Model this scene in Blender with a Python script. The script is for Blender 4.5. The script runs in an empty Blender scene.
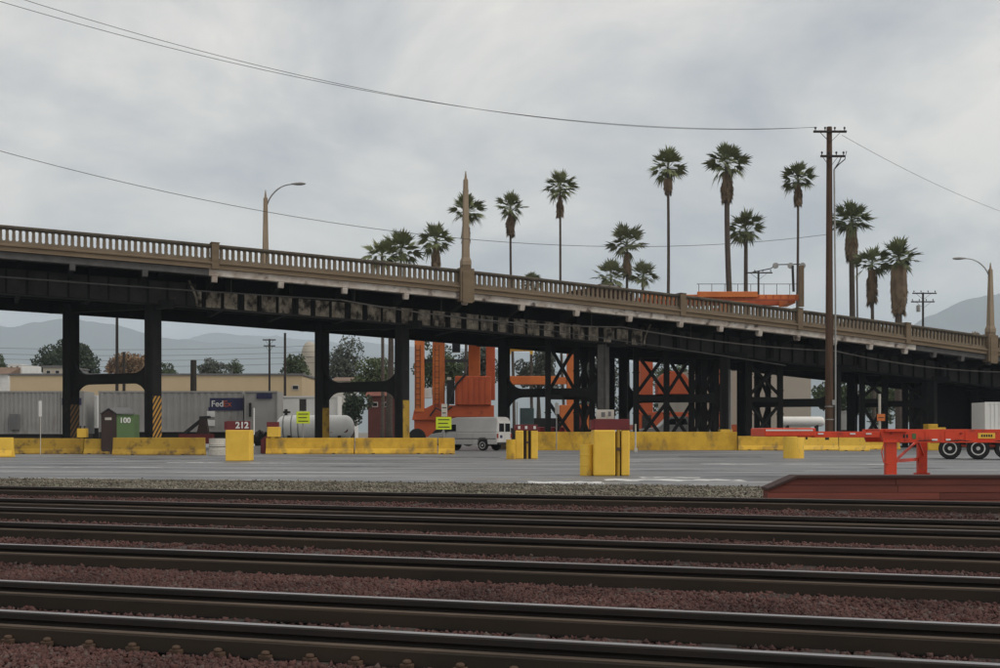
import bpy, math, random
import numpy as np
from mathutils import Vector, Matrix
R = math.radians
S = bpy.context.scene
C = S.collection
random.seed(7); NR = np.random.default_rng(7)

# ------------------------------------------------------------------ camera, sky, sun, exposure
F, H, YH = 1250.0, 1.26, 432.0            # focal length (px of a 1000 px wide frame), eye height, horizon row
cd = bpy.data.cameras.new('camera'); cam = bpy.data.objects.new('camera', cd); C.objects.link(cam)
cam.location = (0, 0, H); cam.rotation_euler = (R(90), 0, 0)
cd.sensor_width = 36; cd.lens = 45; cd.shift_y = 0.098; cd.clip_start = 0.1; cd.clip_end = 60000
S.camera = cam
S.view_settings.view_transform = 'Standard'; S.view_settings.look = 'None'
S.view_settings.exposure = 0.10; S.view_settings.gamma = 1; S.view_settings.use_curve_mapping = False
S.cycles.use_denoising = True
S.cycles.max_bounces = 6; S.cycles.diffuse_bounces = 3; S.cycles.glossy_bounces = 3; S.cycles.volume_bounces = 2
S.cycles.transparent_max_bounces = 8

SUN_EL, SUN_AZ = R(48), R(112)            # azimuth clockwise from +Y: from the right, slightly behind the camera
w = bpy.data.worlds.new('World'); S.world = w; w.use_nodes = True
nt = w.node_tree; nt.nodes.clear()
def N(nt, t, **kw):
    n = nt.nodes.new(t)
    for k, v in kw.items(): setattr(n, k, v)
    return n
out = N(nt, 'ShaderNodeOutputWorld'); bg = N(nt, 'ShaderNodeBackground'); bg.inputs['Strength'].default_value = 0.1
sky = N(nt, 'ShaderNodeTexSky', sky_type='NISHITA', sun_disc=False, sun_elevation=SUN_EL, sun_rotation=SUN_AZ)
tc = N(nt, 'ShaderNodeTexCoord'); sep = N(nt, 'ShaderNodeSeparateXYZ'); nt.links.new(tc.outputs['Generated'], sep.inputs[0])
zz = N(nt, 'ShaderNodeMath', operation='ADD'); zz.inputs[1].default_value = 0.42
za = N(nt, 'ShaderNodeMath', operation='ABSOLUTE'); nt.links.new(sep.outputs['Z'], za.inputs[0]); nt.links.new(za.outputs[0], zz.inputs[0])
dx = N(nt, 'ShaderNodeMath', operation='DIVIDE'); dy = N(nt, 'ShaderNodeMath', operation='DIVIDE')
nt.links.new(sep.outputs['X'], dx.inputs[0]); nt.links.new(zz.outputs[0], dx.inputs[1])
nt.links.new(sep.outputs['Y'], dy.inputs[0]); nt.links.new(zz.outputs[0], dy.inputs[1])
cmb = N(nt, 'ShaderNodeCombineXYZ'); nt.links.new(dx.outputs[0], cmb.inputs[0]); nt.links.new(dy.outputs[0], cmb.inputs[1])
n1 = N(nt, 'ShaderNodeTexNoise'); n1.inputs['Scale'].default_value = 2.3; n1.inputs['Detail'].default_value = 7; n1.inputs['Roughness'].default_value = 0.57
n1.inputs['Distortion'].default_value = 0.35
nt.links.new(cmb.outputs[0], n1.inputs['Vector'])
cr = N(nt, 'ShaderNodeValToRGB'); nt.links.new(n1.outputs['Fac'], cr.inputs[0])
e = cr.color_ramp.elements
e[0].position = 0.37; e[0].color = (0.455, 0.465, 0.49, 1)
e[1].position = 0.62; e[1].color = (1.0, 0.94, 0.845, 1)
m_ = e.new(0.49); m_.color = (0.69, 0.67, 0.645, 1)
sc10 = N(nt, 'ShaderNodeVectorMath', operation='SCALE'); sc10.inputs['Scale'].default_value = 10.0
nt.links.new(cr.outputs[0], sc10.inputs[0])
mx = N(nt, 'ShaderNodeMixRGB'); mx.inputs['Fac'].default_value = 0.93
nt.links.new(sky.outputs[0], mx.inputs[1]); nt.links.new(sc10.outputs[0], mx.inputs[2])
nt.links.new(mx.outputs[0], bg.inputs['Color']); nt.links.new(bg.outputs[0], out.inputs['Surface'])

sd = bpy.data.lights.new('sun', 'SUN'); sd.energy = 1.5; sd.angle = R(30); sd.color = (1, 0.93, 0.84)
so = bpy.data.objects.new('sun', sd); C.objects.link(so)
sdir = Vector((math.sin(SUN_AZ) * math.cos(SUN_EL), math.cos(SUN_AZ) * math.cos(SUN_EL), math.sin(SUN_EL)))
so.rotation_euler = sdir.to_track_quat('Z', 'Y').to_euler(); so.location = (30, -40, 60)

# ------------------------------------------------------------------ helpers
def X(px, d): return (px - 500) / F * d
def Z(py, d): return H + (YH - py) * d / F

MATS = {}
def mat(name, c1, c2=None, scale=4.0, rough=0.8, bump=0.0, metal=0.0, lo=0.35, hi=0.68, stretch=(1, 1, 1), bscale=None,
        rand=0.0, r2=None, c3=None, s3=0.6, lo3=0.55, hi3=0.7, st3=(1, 1, 1), spec=0.4, detail=8):
    if name in MATS: return MATS[name]
    m = bpy.data.materials.new(name); m.use_nodes = True; t = m.node_tree; b = t.nodes['Principled BSDF']
    b.inputs['Roughness'].default_value = rough; b.inputs['Metallic'].default_value = metal
    b.inputs['Specular IOR Level'].default_value = spec
    tc = N(t, 'ShaderNodeTexCoord')
    def nz(sc, st, det=detail):
        mp = N(t, 'ShaderNodeMapping'); mp.inputs['Scale'].default_value = st; t.links.new(tc.outputs['Object'], mp.inputs[0])
        n = N(t, 'ShaderNodeTexNoise'); n.inputs['Scale'].default_value = sc; n.inputs['Detail'].default_value = det; n.inputs['Roughness'].default_value = 0.6
        t.links.new(mp.outputs[0], n.inputs['Vector']); return n
    if c2 is None: c2 = tuple(x * 0.75 for x in c1)
    n = nz(scale, stretch)
    mr = N(t, 'ShaderNodeMapRange'); mr.inputs[1].default_value = lo; mr.inputs[2].default_value = hi; t.links.new(n.outputs['Fac'], mr.inputs[0])
    mx = N(t, 'ShaderNodeMixRGB'); mx.inputs[1].default_value = (*c1, 1); mx.inputs[2].default_value = (*c2, 1); t.links.new(mr.outputs[0], mx.inputs[0])
    col = mx.outputs[0]
    if c3 is not None:
        n3 = nz(s3, st3); m3 = N(t, 'ShaderNodeMapRange'); m3.inputs[1].default_value = lo3; m3.inputs[2].default_value = hi3; t.links.new(n3.outputs['Fac'], m3.inputs[0])
        x3 = N(t, 'ShaderNodeMixRGB'); x3.inputs[2].default_value = (*c3, 1); t.links.new(col, x3.inputs[1]); t.links.new(m3.outputs[0], x3.inputs[0]); col = x3.outputs[0]
    if rand:
        oi = N(t, 'ShaderNodeObjectInfo'); hs = N(t, 'ShaderNodeHueSaturation'); mv = N(t, 'ShaderNodeMapRange')
        mv.inputs[3].default_value = 1 - rand; mv.inputs[4].default_value = 1 + rand; t.links.new(oi.outputs['Random'], mv.inputs[0])
        t.links.new(mv.outputs[0], hs.inputs['Value']); t.links.new(col, hs.inputs['Color']); col = hs.outputs[0]
    t.links.new(col, b.inputs['Base Color'])
    if r2 is not None:
        rr = N(t, 'ShaderNodeMapRange'); rr.inputs[1].default_value = lo; rr.inputs[2].default_value = hi; rr.inputs[3].default_value = rough; rr.inputs[4].default_value = r2
        t.links.new(n.outputs['Fac'], rr.inputs[0]); t.links.new(rr.outputs[0], b.inputs['Roughness'])
    if bump:
        nb = nz(bscale or scale * 6, (1, 1, 1)); bp = N(t, 'ShaderNodeBump'); bp.inputs['Strength'].default_value = 0.7; bp.inputs['Distance'].default_value = bump
        t.links.new(nb.outputs['Fac'], bp.inputs['Height']); t.links.new(bp.outputs[0], b.inputs['Normal'])
    MATS[name] = m; return m

ORG = {}
def empty(name, loc, label=None, cat=None, group=None, kind=None):
    o = bpy.data.objects.new(name, None); C.objects.link(o); o.location = loc; ORG[o.name] = Vector(loc)
    o.empty_display_size = 0.2
    return tag(o, label, cat, group, kind)
def tag(o, label=None, cat=None, group=None, kind=None):
    for k, v in (('label', label), ('category', cat), ('group', group), ('kind', kind)):
        if v: o[k] = v
    return o
def worg(o): return ORG.get(o.name, Vector((0, 0, 0))) if o else Vector((0, 0, 0))

class MB:
    def __init__(s): s.v = []; s.f = []
    def add(s, vs, fs):
        k = len(s.v); s.v += [tuple(v) for v in vs]; s.f += [tuple(i + k for i in f) for f in fs]; return s
    def hexa(s, p):   # 8 corners: bottom loop 0-3, top loop 4-7
        return s.add(p, [(3, 2, 1, 0), (4, 5, 6, 7), (0, 1, 5, 4), (1, 2, 6, 5), (2, 3, 7, 6), (3, 0, 4, 7)])
    def box(s, x0, x1, y0, y1, z0, z1):
        return s.hexa([(x0, y0, z0), (x1, y0, z0), (x1, y1, z0), (x0, y1, z0), (x0, y0, z1), (x1, y0, z1), (x1, y1, z1), (x0, y1, z1)])
    def bar(s, p, q, a, b=None, up=(0, 0, 1)):
        p, q = Vector(p), Vector(q); b = b or a; d = (q - p).normalized(); u = Vector(up)
        if abs(d.dot(u)) > 0.95: u = Vector((0, 1, 0))
        sx = d.cross(u).normalized() * a / 2; sy = sx.cross(d).normalized() * b / 2
        return s.hexa([p - sx - sy, p + sx - sy, p + sx + sy, p - sx + sy, q - sx - sy, q + sx - sy, q + sx + sy, q - sx + sy])
    def tube(s, pts, r, n=8, cap=True):
        pts = [Vector(p) for p in pts]; rs = r if isinstance(r, (list, tuple)) else [r] * len(pts); k0 = len(s.v); vs = []; fs = []
        ref = Vector((0.02, 0.31, 0.95)).normalized()
        for i, p in enumerate(pts):
            d = (pts[min(i + 1, len(pts) - 1)] - pts[max(i - 1, 0)]).normalized()
            u = ref if abs(d.dot(ref)) < 0.9 else Vector((1, 0, 0))
            a = d.cross(u).normalized(); b = d.cross(a)
            for j in range(n):
                t = 2 * math.pi * j / n; vs.append(p + (a * math.cos(t) + b * math.sin(t)) * rs[i])
        for i in range(len(pts) - 1):
            for j in range(n):
                fs.append((i * n + j, i * n + (j + 1) % n, (i + 1) * n + (j + 1) % n, (i + 1) * n + j))
        if cap: fs.append(tuple(range(n - 1, -1, -1))); fs.append(tuple((len(pts) - 1) * n + j for j in range(n)))
        return s.add(vs, fs)
    def lathe(s, c, prof, n=20, axis='z'):
        vs = []; fs = []
        for r, h in prof:
            for j in range(n):
                t = 2 * math.pi * j / n; a, b = r * math.cos(t), r * math.sin(t)
                vs.append({'z': (c[0] + a, c[1] + b, c[2] + h), 'y': (c[0] + a, c[1] + h, c[2] + b), 'x': (c[0] + h, c[1] + a, c[2] + b)}[axis])
        for i in range(len(prof) - 1):
            for j in range(n): fs.append((i * n + j, i * n + (j + 1) % n, (i + 1) * n + (j + 1) % n, (i + 1) * n + j))
        fs.append(tuple(range(n - 1, -1, -1))); fs.append(tuple((len(prof) - 1) * n + j for j in range(n)))
        return s.add(vs, fs)
    def prism(s, poly, axis, a0, a1):   # poly = list of 2D points in the plane across the axis
        n = len(poly)
        def mk(u, v, a): return {'x': (a, u, v), 'y': (u, a, v), 'z': (u, v, a)}[axis]
        vs = [mk(u, v, a0) for u, v in poly] + [mk(u, v, a1) for u, v in poly]
        return s.add(vs, [tuple(range(n - 1, -1, -1)), tuple(range(n, 2 * n))] + [(i, (i + 1) % n, n + (i + 1) % n, n + i) for i in range(n)])
    def xf(s, M): s.v = [tuple(M @ Vector(v)) for v in s.v]; return s
    def build(s, name, m, parent=None, bevel=0, smooth=False, local=False):
        o_ = Vector((0, 0, 0)) if local else worg(parent)
        me = bpy.data.meshes.new(name); me.from_pydata([(v[0] - o_.x, v[1] - o_.y, v[2] - o_.z) for v in s.v], [], s.f); me.update()
        import bmesh
        bm = bmesh.new(); bm.from_mesh(me); bmesh.ops.recalc_face_normals(bm, faces=bm.faces)
        bm.to_mesh(me); bm.free()
        if smooth:
            for p in me.polygons: p.use_smooth = True
        if m: me.materials.append(m)
        o = bpy.data.objects.new(name, me); C.objects.link(o); o.parent = parent; ORG[o.name] = Vector(worg(parent))
        if bevel:
            b = o.modifiers.new('bevel', 'BEVEL'); b.width = bevel; b.segments = 2; b.limit_method = 'ANGLE'
        if parent is None: pass
        return o
    def top(s, name, m, loc, label, cat, group=None, bevel=0, smooth=False, kind=None):   # a one-mesh thing with its origin at its base
        s.v = [(v[0] - loc[0], v[1] - loc[1], v[2] - loc[2]) for v in s.v]
        o = s.build(name, m, None, bevel, smooth, True); o.location = loc; ORG[o.name] = Vector(loc)
        return tag(o, label, cat, group, kind)
def share(src, name, parent, loc, rot=None, scale=None):
    o = src.copy(); o.name = name; C.objects.link(o); o.parent = parent; o.location = loc
    if rot: o.rotation_euler = rot
    if scale: o.scale = scale
    return o
def text(body, name, m, parent, loc, rot, size, offset=0.0):
    cu = bpy.data.curves.new(name, 'FONT'); cu.body = body; cu.size = size; cu.align_x = 'CENTER'; cu.align_y = 'CENTER'; cu.extrude = 0.004; cu.offset = offset
    o = bpy.data.objects.new(name, cu); C.objects.link(o); cu.materials.append(m); o.parent = parent
    bpy.context.view_layer.update()
    me = bpy.data.meshes.new_from_object(o.evaluated_get(bpy.context.evaluated_depsgraph_get())); bpy.data.objects.remove(o)
    o = bpy.data.objects.new(name, me); C.objects.link(o); o.parent = parent
    if not me.materials: me.materials.append(m)
    o.location = Vector(loc) - worg(parent); o.rotation_euler = rot
    return o

# ------------------------------------------------------------------ materials
M_dirt = mat('dirt', (0.20, 0.175, 0.14), (0.14, 0.12, 0.10), 0.3, 0.95)
M_asph = mat('asphalt', (0.19, 0.193, 0.198), (0.085, 0.088, 0.093), 0.26, 0.62, 0.004, stretch=(0.28, 1.5, 1), bscale=40, r2=0.38,
             c3=(0.36, 0.36, 0.355), s3=0.4, lo3=0.53, hi3=0.66, st3=(0.25, 2.0, 1))
M_gravel = mat('gravel', (0.19, 0.165, 0.13), (0.09, 0.08, 0.065), 16, 0.95, 0.02, bscale=25, c3=(0.17, 0.18, 0.11), s3=0.8, lo3=0.5, hi3=0.62)
M_ball = mat('ballast_bed', (0.078, 0.043, 0.037), (0.050, 0.031, 0.028), 30, 0.95, 0.03, bscale=26, c3=(0.06, 0.045, 0.04), s3=0.9)
M_stone = mat('ballast_stone', (0.165, 0.088, 0.074), (0.095, 0.06, 0.053), 3.1, 0.9, c3=(0.18, 0.15, 0.13), s3=9, lo3=0.55, hi3=0.6)
def island_mat(name, cols, rough=0.9):
    m = bpy.data.materials.new(name); m.use_nodes = True; t = m.node_tree; b = t.nodes['Principled BSDF']; b.inputs['Roughness'].default_value = rough; b.inputs['Specular IOR Level'].default_value = 0.25
    g = N(t, 'ShaderNodeNewGeometry'); c = N(t, 'ShaderNodeValToRGB'); t.links.new(g.outputs['Random Per Island'], c.inputs[0]); tcn = N(t, 'ShaderNodeTexCoord'); nn = N(t, 'ShaderNodeTexNoise'); nn.inputs['Scale'].default_value = 0.9; nn.inputs['Detail'].default_value = 5; t.links.new(tcn.outputs['Object'], nn.inputs['Vector'])
    mr = N(t, 'ShaderNodeMapRange'); mr.inputs[1].default_value = .36; mr.inputs[2].default_value = .62; mr.inputs[3].default_value = .52; mr.inputs[4].default_value = 1.12; t.links.new(nn.outputs['Fac'], mr.inputs[0])
    hs = N(t, 'ShaderNodeHueSaturation'); t.links.new(mr.outputs[0], hs.inputs['Value']); t.links.new(c.outputs[0], hs.inputs['Color']); t.links.new(hs.outputs[0], b.inputs['Base Color'])
    el = c.color_ramp.elements; el[0].color = (*cols[0], 1); el[1].color = (*cols[-1], 1)
    for i, k in enumerate(cols[1:-1]): el.new((i + 1) / (len(cols) - 1)).color = (*k, 1)
    return m
M_stone = island_mat('ballast_stone_pieces', [(0.052, 0.030, 0.027), (0.080, 0.039, 0.034), (0.10, 0.046, 0.041), (0.088, 0.045, 0.040), (0.112, 0.056, 0.050), (0.094, 0.050, 0.044), (0.118, 0.092, 0.082)])
M_peb = island_mat('gravel_pieces', [(0.06, 0.052, 0.042), (0.14, 0.122, 0.095), (0.21, 0.185, 0.145), (0.12, 0.112, 0.085), (0.32, 0.29, 0.24)])
M_ledge_hi = mat('rust_highlight', (0.125, 0.095, 0.072), (0.06, 0.046, 0.035), 3, 0.7, stretch=(0.3, 1, 1))  # lighter rust tone: sky highlight on the rail ledge put into colour
M_bar = mat('angle_bar_rust', (0.040, 0.027, 0.017), (0.018, 0.014, 0.010), 1.6, 0.8, 0.003, stretch=(0.3, 1, 1), metal=0.1)
M_rail = mat('rail_steel_rust', (0.022, 0.017, 0.014), (0.013, 0.011, 0.010), 5, 0.7, 0.002, stretch=(0.3, 1, 1), metal=0.15)
M_head = mat('rail_head_polish', (0.36, 0.355, 0.37), (0.22, 0.21, 0.21), 3, 0.45, metal=0.6, stretch=(0.2, 1, 1))
M_tie = mat('tie_wood', (0.045, 0.036, 0.030), (0.022, 0.018, 0.016), 5, 0.9, 0.006, rand=0.35, stretch=(3, 3, 1))
M_clip = mat('clip_rust', (0.09, 0.055, 0.035), (0.05, 0.03, 0.02), 8, 0.85)
M_conc = mat('parapet_concrete', (0.185, 0.147, 0.102), (0.132, 0.102, 0.07), 1.6, 0.9, 0.01, stretch=(1, 1, 0.5), c3=(0.085, 0.068, 0.05), s3=1.1, lo3=0.56, hi3=0.75)
M_cap = mat('parapet_cap_concrete', (0.115, 0.097, 0.074), (0.075, 0.065, 0.051), 2.0, 0.92, 0.01, c3=(0.05, 0.045, 0.04), s3=0.7)
M_fascia = mat('fascia_concrete', (0.180, 0.134, 0.086), (0.130, 0.096, 0.062), 1.3, 0.9, 0.01, stretch=(0.3, 0.3, 2))
M_white = mat('peeling_white_slab', (0.60, 0.57, 0.52), (0.36, 0.29, 0.24), 1.5, 0.9, 0.01, c3=(0.09, 0.07, 0.06), s3=1.3, lo3=0.56, hi3=0.66)
M_grey = mat('sooty_slab', (0.11, 0.108, 0.105), (0.07, 0.068, 0.066), 2.0, 0.9, 0.01)
M_soot_shade = mat('soot_shade_steel', (0.0085, 0.0085, 0.009), (0.005, 0.005, 0.0055), 1.8, 0.85, 0.004, c3=(0.030, 0.024, 0.02), s3=1.6, lo3=0.62, hi3=0.72)  # sooty steel; also carries the painted shade of the upper girder web
M_web_d = mat('girder_web_soot', (0.042, 0.040, 0.040), (0.022, 0.021, 0.021), 0.9, 0.9, 0.004, c3=(0.10, 0.075, 0.055), s3=1.3, lo3=0.66, hi3=0.74)
M_web_l = mat('girder_web_peeling', (0.40, 0.365, 0.295), (0.20, 0.16, 0.12), 2.6, 0.9, 0.006, stretch=(1, 1, 0.5), c3=(0.030, 0.026, 0.024), s3=2.4, lo3=0.42, hi3=0.62, st3=(1, 1, 0.7))
M_yel = mat('yellow_paint', (0.68, 0.415, 0.04), (0.52, 0.30, 0.028), 1.2, 0.75, 0.004, c3=(0.17, 0.12, 0.05), s3=1.6, lo3=0.53, hi3=0.74, st3=(1, 1, 0.6), lo=.4, hi=.6)
M_yel2 = mat('bright_yellow_paint', (0.82, 0.53, 0.07), (0.72, 0.44, 0.05), 1.5, 0.6, c3=(0.26, 0.19, 0.09), s3=2.3, lo3=0.58, hi3=0.74, st3=(1, 1, .55))
M_yeld = mat('dirty_yellow_paint', (0.44, 0.28, 0.035), (0.32, 0.19, 0.025), 1.0, 0.8, 0.004, c3=(0.10, 0.065, 0.03), s3=1.7, lo3=0.52, hi3=0.68, stretch=(1, 1, 0.5))
M_mar = mat('maroon_paint', (0.16, 0.022, 0.026), (0.11, 0.018, 0.02), 2, 0.6)
M_whitep = mat('white_paint', (0.72, 0.72, 0.70), (0.60, 0.60, 0.58), 1.5, 0.5)
M_van = mat('van_paint', (0.50, 0.495, 0.48), (0.42, 0.415, 0.40), 0.8, 0.4, spec=0.5)
M_vandoor = mat('van_door_paint', (0.60, 0.60, 0.59), (0.52, 0.52, 0.51), 0.8, 0.4)
M_glass = mat('dark_glass', (0.015, 0.017, 0.02), (0.012, 0.013, 0.015), 1, 0.15, spec=0.3)
M_blk = mat('black_rubber', (0.018, 0.018, 0.018), (0.011, 0.011, 0.011), 6, 0.85)
M_bsteel = mat('black_steel', (0.022, 0.021, 0.021), (0.014, 0.014, 0.014), 3, 0.6)
M_rim = mat('rim_paint', (0.70, 0.70, 0.68), (0.40, 0.39, 0.37), 5, 0.5)
M_red = mat('chassis_red_orange', (0.66, 0.060, 0.020), (0.52, 0.042, 0.016), 1.3, 0.45, c3=(0.17, 0.035, 0.022), s3=2.6, lo3=0.57, hi3=0.72)
M_org = mat('crane_orange', (0.64, 0.185, 0.040), (0.50, 0.13, 0.030), 0.5, 0.6, c3=(0.26, 0.07, 0.03), s3=0.8, lo3=0.6, hi3=0.78, st3=(1, 1, 0.4))
M_orgd = mat('crane_red_orange', (0.46, 0.090, 0.026), (0.35, 0.062, 0.020), 0.6, 0.6, c3=(0.18, 0.04, 0.025), s3=0.9, lo3=0.6, hi3=0.75)
M_cont = mat('container_grey', (0.34, 0.335, 0.32), (0.27, 0.265, 0.255), 0.5, 0.6, c3=(0.20, 0.18, 0.16), s3=0.7, lo3=0.6, hi3=0.8, st3=(1, 1, 0.4))
M_contw = mat('container_white', (0.74, 0.74, 0.71), (0.66, 0.66, 0.63), 0.5, 0.55)
M_navy = mat('navy_print', (0.028, 0.030, 0.085), (0.024, 0.026, 0.07), 2, 0.6)
M_tan = mat('tan_wall', (0.55, 0.43, 0.27), (0.49, 0.38, 0.235), 0.2, 0.9)
M_cream = mat('cream_wall', (0.42, 0.385, 0.325), (0.37, 0.335, 0.28), 0.15, 0.9)
M_roofg = mat('grey_roof', (0.16, 0.16, 0.165), (0.12, 0.12, 0.12), 0.6, 0.85)
M_roofr = mat('red_roof', (0.22, 0.07, 0.045), (0.16, 0.05, 0.035), 0.9, 0.85)
M_brick = mat('red_brown_wall', (0.13, 0.04, 0.032), (0.10, 0.03, 0.026), 0.8, 0.85)
M_wood = mat('pole_wood', (0.105, 0.060, 0.036), (0.062, 0.037, 0.025), 1.6, 0.9, 0.01, stretch=(3, 3, 0.25))
M_woodd = mat('dark_pole_wood', (0.04, 0.032, 0.027), (0.026, 0.021, 0.019), 2, 0.9, stretch=(3, 3, 0.3))
M_plank = mat('red_brown_plank', (0.19, 0.052, 0.038), (0.12, 0.038, 0.029), 1.2, 0.85, 0.006, stretch=(0.5, 4, 6), rand=0.22)
M_galv = mat('galvanised', (0.35, 0.35, 0.34), (0.27, 0.27, 0.26), 2, 0.5, metal=0.4)
M_wire = mat('wire', (0.03, 0.03, 0.032), (0.025, 0.025, 0.025), 2, 0.7)
M_obel = mat('obelisk_concrete', (0.30, 0.235, 0.165), (0.22, 0.17, 0.12), 1.2, 0.9, 0.006, stretch=(1, 1, 0.3))
M_green = mat('green_paint', (0.09, 0.16, 0.06), (0.075, 0.13, 0.05), 1, 0.7)
M_brown = mat('brown_paint', (0.045, 0.028, 0.024), (0.035, 0.022, 0.02), 2, 0.7)
M_fluo = mat('fluorescent_sign', (0.60, 0.72, 0.03), (0.56, 0.68, 0.03), 2, 0.6)
M_tank = mat('tank_white', (0.82, 0.82, 0.79), (0.76, 0.76, 0.73), 0.8, 0.4, c3=(0.6, 0.57, 0.52), s3=1.4, lo3=0.66, hi3=0.8)
M_orange_t = mat('orange_print', (0.40, 0.09, 0.05), None, 2, 0.6)
M_carred = mat('dark_maroon_car', (0.035, 0.011, 0.010), (0.028, 0.009, 0.008), 1, 0.75, spec=0.12)
M_carblk = mat('black_car', (0.018, 0.018, 0.02), (0.015, 0.015, 0.016), 1, 0.35, spec=0.5)
M_leaf = [mat('palm_leaf_%d' % i, c, tuple(x * 0.7 for x in c), 1.3, 0.75) for i, c in enumerate([(0.165, 0.19, 0.080), (0.145, 0.17, 0.075), (0.19, 0.21, 0.11)])]
M_dead = mat('dead_frond', (0.20, 0.145, 0.09), (0.11, 0.08, 0.052), 2.2, 0.9, stretch=(1, 1, 0.3))
M_ptrunk = mat('palm_trunk', (0.105, 0.083, 0.066), (0.058, 0.046, 0.038), 2.5, 0.95, 0.03, stretch=(1, 1, 3))
M_bark = mat('bark', (0.07, 0.055, 0.042), (0.045, 0.036, 0.028), 2, 0.95)
M_foliage = {k: mat('foliage_' + k, c, tuple(x * 0.5 for x in c), 0.9, 0.8) for k, c in
             dict(dark=(0.055, 0.080, 0.045), mid=(0.085, 0.118, 0.05), grey=(0.11, 0.125, 0.095), autumn=(0.30, 0.19, 0.10), light=(0.12, 0.155, 0.068)).items()}
M_hill = mat('hill_scrub', (0.085, 0.085, 0.06), (0.05, 0.055, 0.042), 0.004, 0.95)
M_road = mat('bridge_road', (0.10, 0.10, 0.10), None, 0.8, 0.9)

def stripes(name, c1, c2, period, ang=45):
    m = bpy.data.materials.new(name); m.use_nodes = True; t = m.node_tree; b = t.nodes['Principled BSDF']; b.inputs['Roughness'].default_value = 0.8
    tcn = N(t, 'ShaderNodeTexCoord'); sp = N(t, 'ShaderNodeSeparateXYZ'); t.links.new(tcn.outputs['Object'], sp.inputs[0])
    a = N(t, 'ShaderNodeMath', operation='SUBTRACT'); t.links.new(sp.outputs['Z'], a.inputs[0])
    k = N(t, 'ShaderNodeMath', operation='MULTIPLY_ADD'); k.inputs[1].default_value = 1.0
    t.links.new(sp.outputs['X'], k.inputs[0]); t.links.new(sp.outputs['Y'], k.inputs[2]); t.links.new(k.outputs[0], a.inputs[1])
    d = N(t, 'ShaderNodeMath', operation='DIVIDE'); d.inputs[1].default_value = period; t.links.new(a.outputs[0], d.inputs[0])
    fr = N(t, 'ShaderNodeMath', operation='FRACT'); t.links.new(d.outputs[0], fr.inputs[0])
    g = N(t, 'ShaderNodeMath', operation='GREATER_THAN'); g.inputs[1].default_value = 0.5; t.links.new(fr.outputs[0], g.inputs[0])
    mxn = N(t, 'ShaderNodeMixRGB'); mxn.inputs[1].default_value = (*c1, 1); mxn.inputs[2].default_value = (*c2, 1)
    t.links.new(g.outputs[0], mxn.inputs[0]); t.links.new(mxn.outputs[0], b.inputs['Base Color']); return m
M_haz = stripes('hazard_stripes', (0.46, 0.24, 0.04), (0.02, 0.018, 0.018), 0.42)
M_hazd = stripes('dirty_hazard_stripes', (0.16, 0.085, 0.03), (0.02, 0.018, 0.018), 0.42)

# ------------------------------------------------------------------ ground
def sheet(name, pts, z, m, kind='structure'):
    o = MB().add([(x, y, z) for x, y in pts], [tuple(range(len(pts)))]).build(name, m)
    return tag(o, kind=kind)
sheet('ground', [(-14000, -300), (14000, -300), (14000, 14000), (-14000, 14000)], -0.10, M_dirt)
sheet('asphalt_yard', [(-44, 43.2), (-13.7, 34.2), (0, 30.8), (6.1, 28.9), (45, 18.5), (120, 18), (120, 175), (-110, 175), (-110, 62)], 0.0, M_asph)
sheet('gravel_strip', [(-46, 36.5), (-10, 24.9), (8, 19.0), (46, 7.0), (46, 24), (6.1, 29.8), (0, 31.7), (-13.7, 35.2), (-46, 45)], -0.012, M_gravel)
sheet('ballast_bed', [(-46, 2), (-46, 37.3), (-10, 25.5), (8, 19.6), (46, 7.5), (46, -8), (0, -4)], -0.02, M_ball)

# ------------------------------------------------------------------ rails and ties
RT = 0.18
def rail_line(yl, yr):
    dl, dr = F * (H - RT) / (yl - YH), F * (H - RT) / (yr - YH)
    a, b = Vector((X(5, dl), dl, 0)), Vector((X(970, dr), dr, 0)); u = (b - a).normalized()
    return a, b, u
RAILS = {k: rail_line(*v) for k, v in dict(G=(610.6, 663.0), F=(580.7, 624.1), E=(544.1, 577.0), D=(522.0, 551.8), C=(507.0, 530.6), B=(498.2, 520.2), A=(486.2, 501.6)).items()}
PROF = [(-0.075, 0), (0.075, 0), (0.075, 0.014), (0.018, 0.034), (0.010, 0.05), (0.009, 0.118), (0.016, 0.132), (0.037, 0.140), (0.037, 0.172), (0.030, 0.18),
        (-0.030, 0.18), (-0.037, 0.172), (-0.037, 0.140), (-0.016, 0.132), (-0.009, 0.118), (-0.010, 0.05), (-0.018, 0.034), (-0.075, 0.014)]
clip_src = None; tie_src = None
M_head2 = mat('rail_head_dull', (0.20, 0.175, 0.165), (0.12, 0.10, 0.092), 3, 0.55, metal=0.4, stretch=(0.2, 1, 1))
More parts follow.
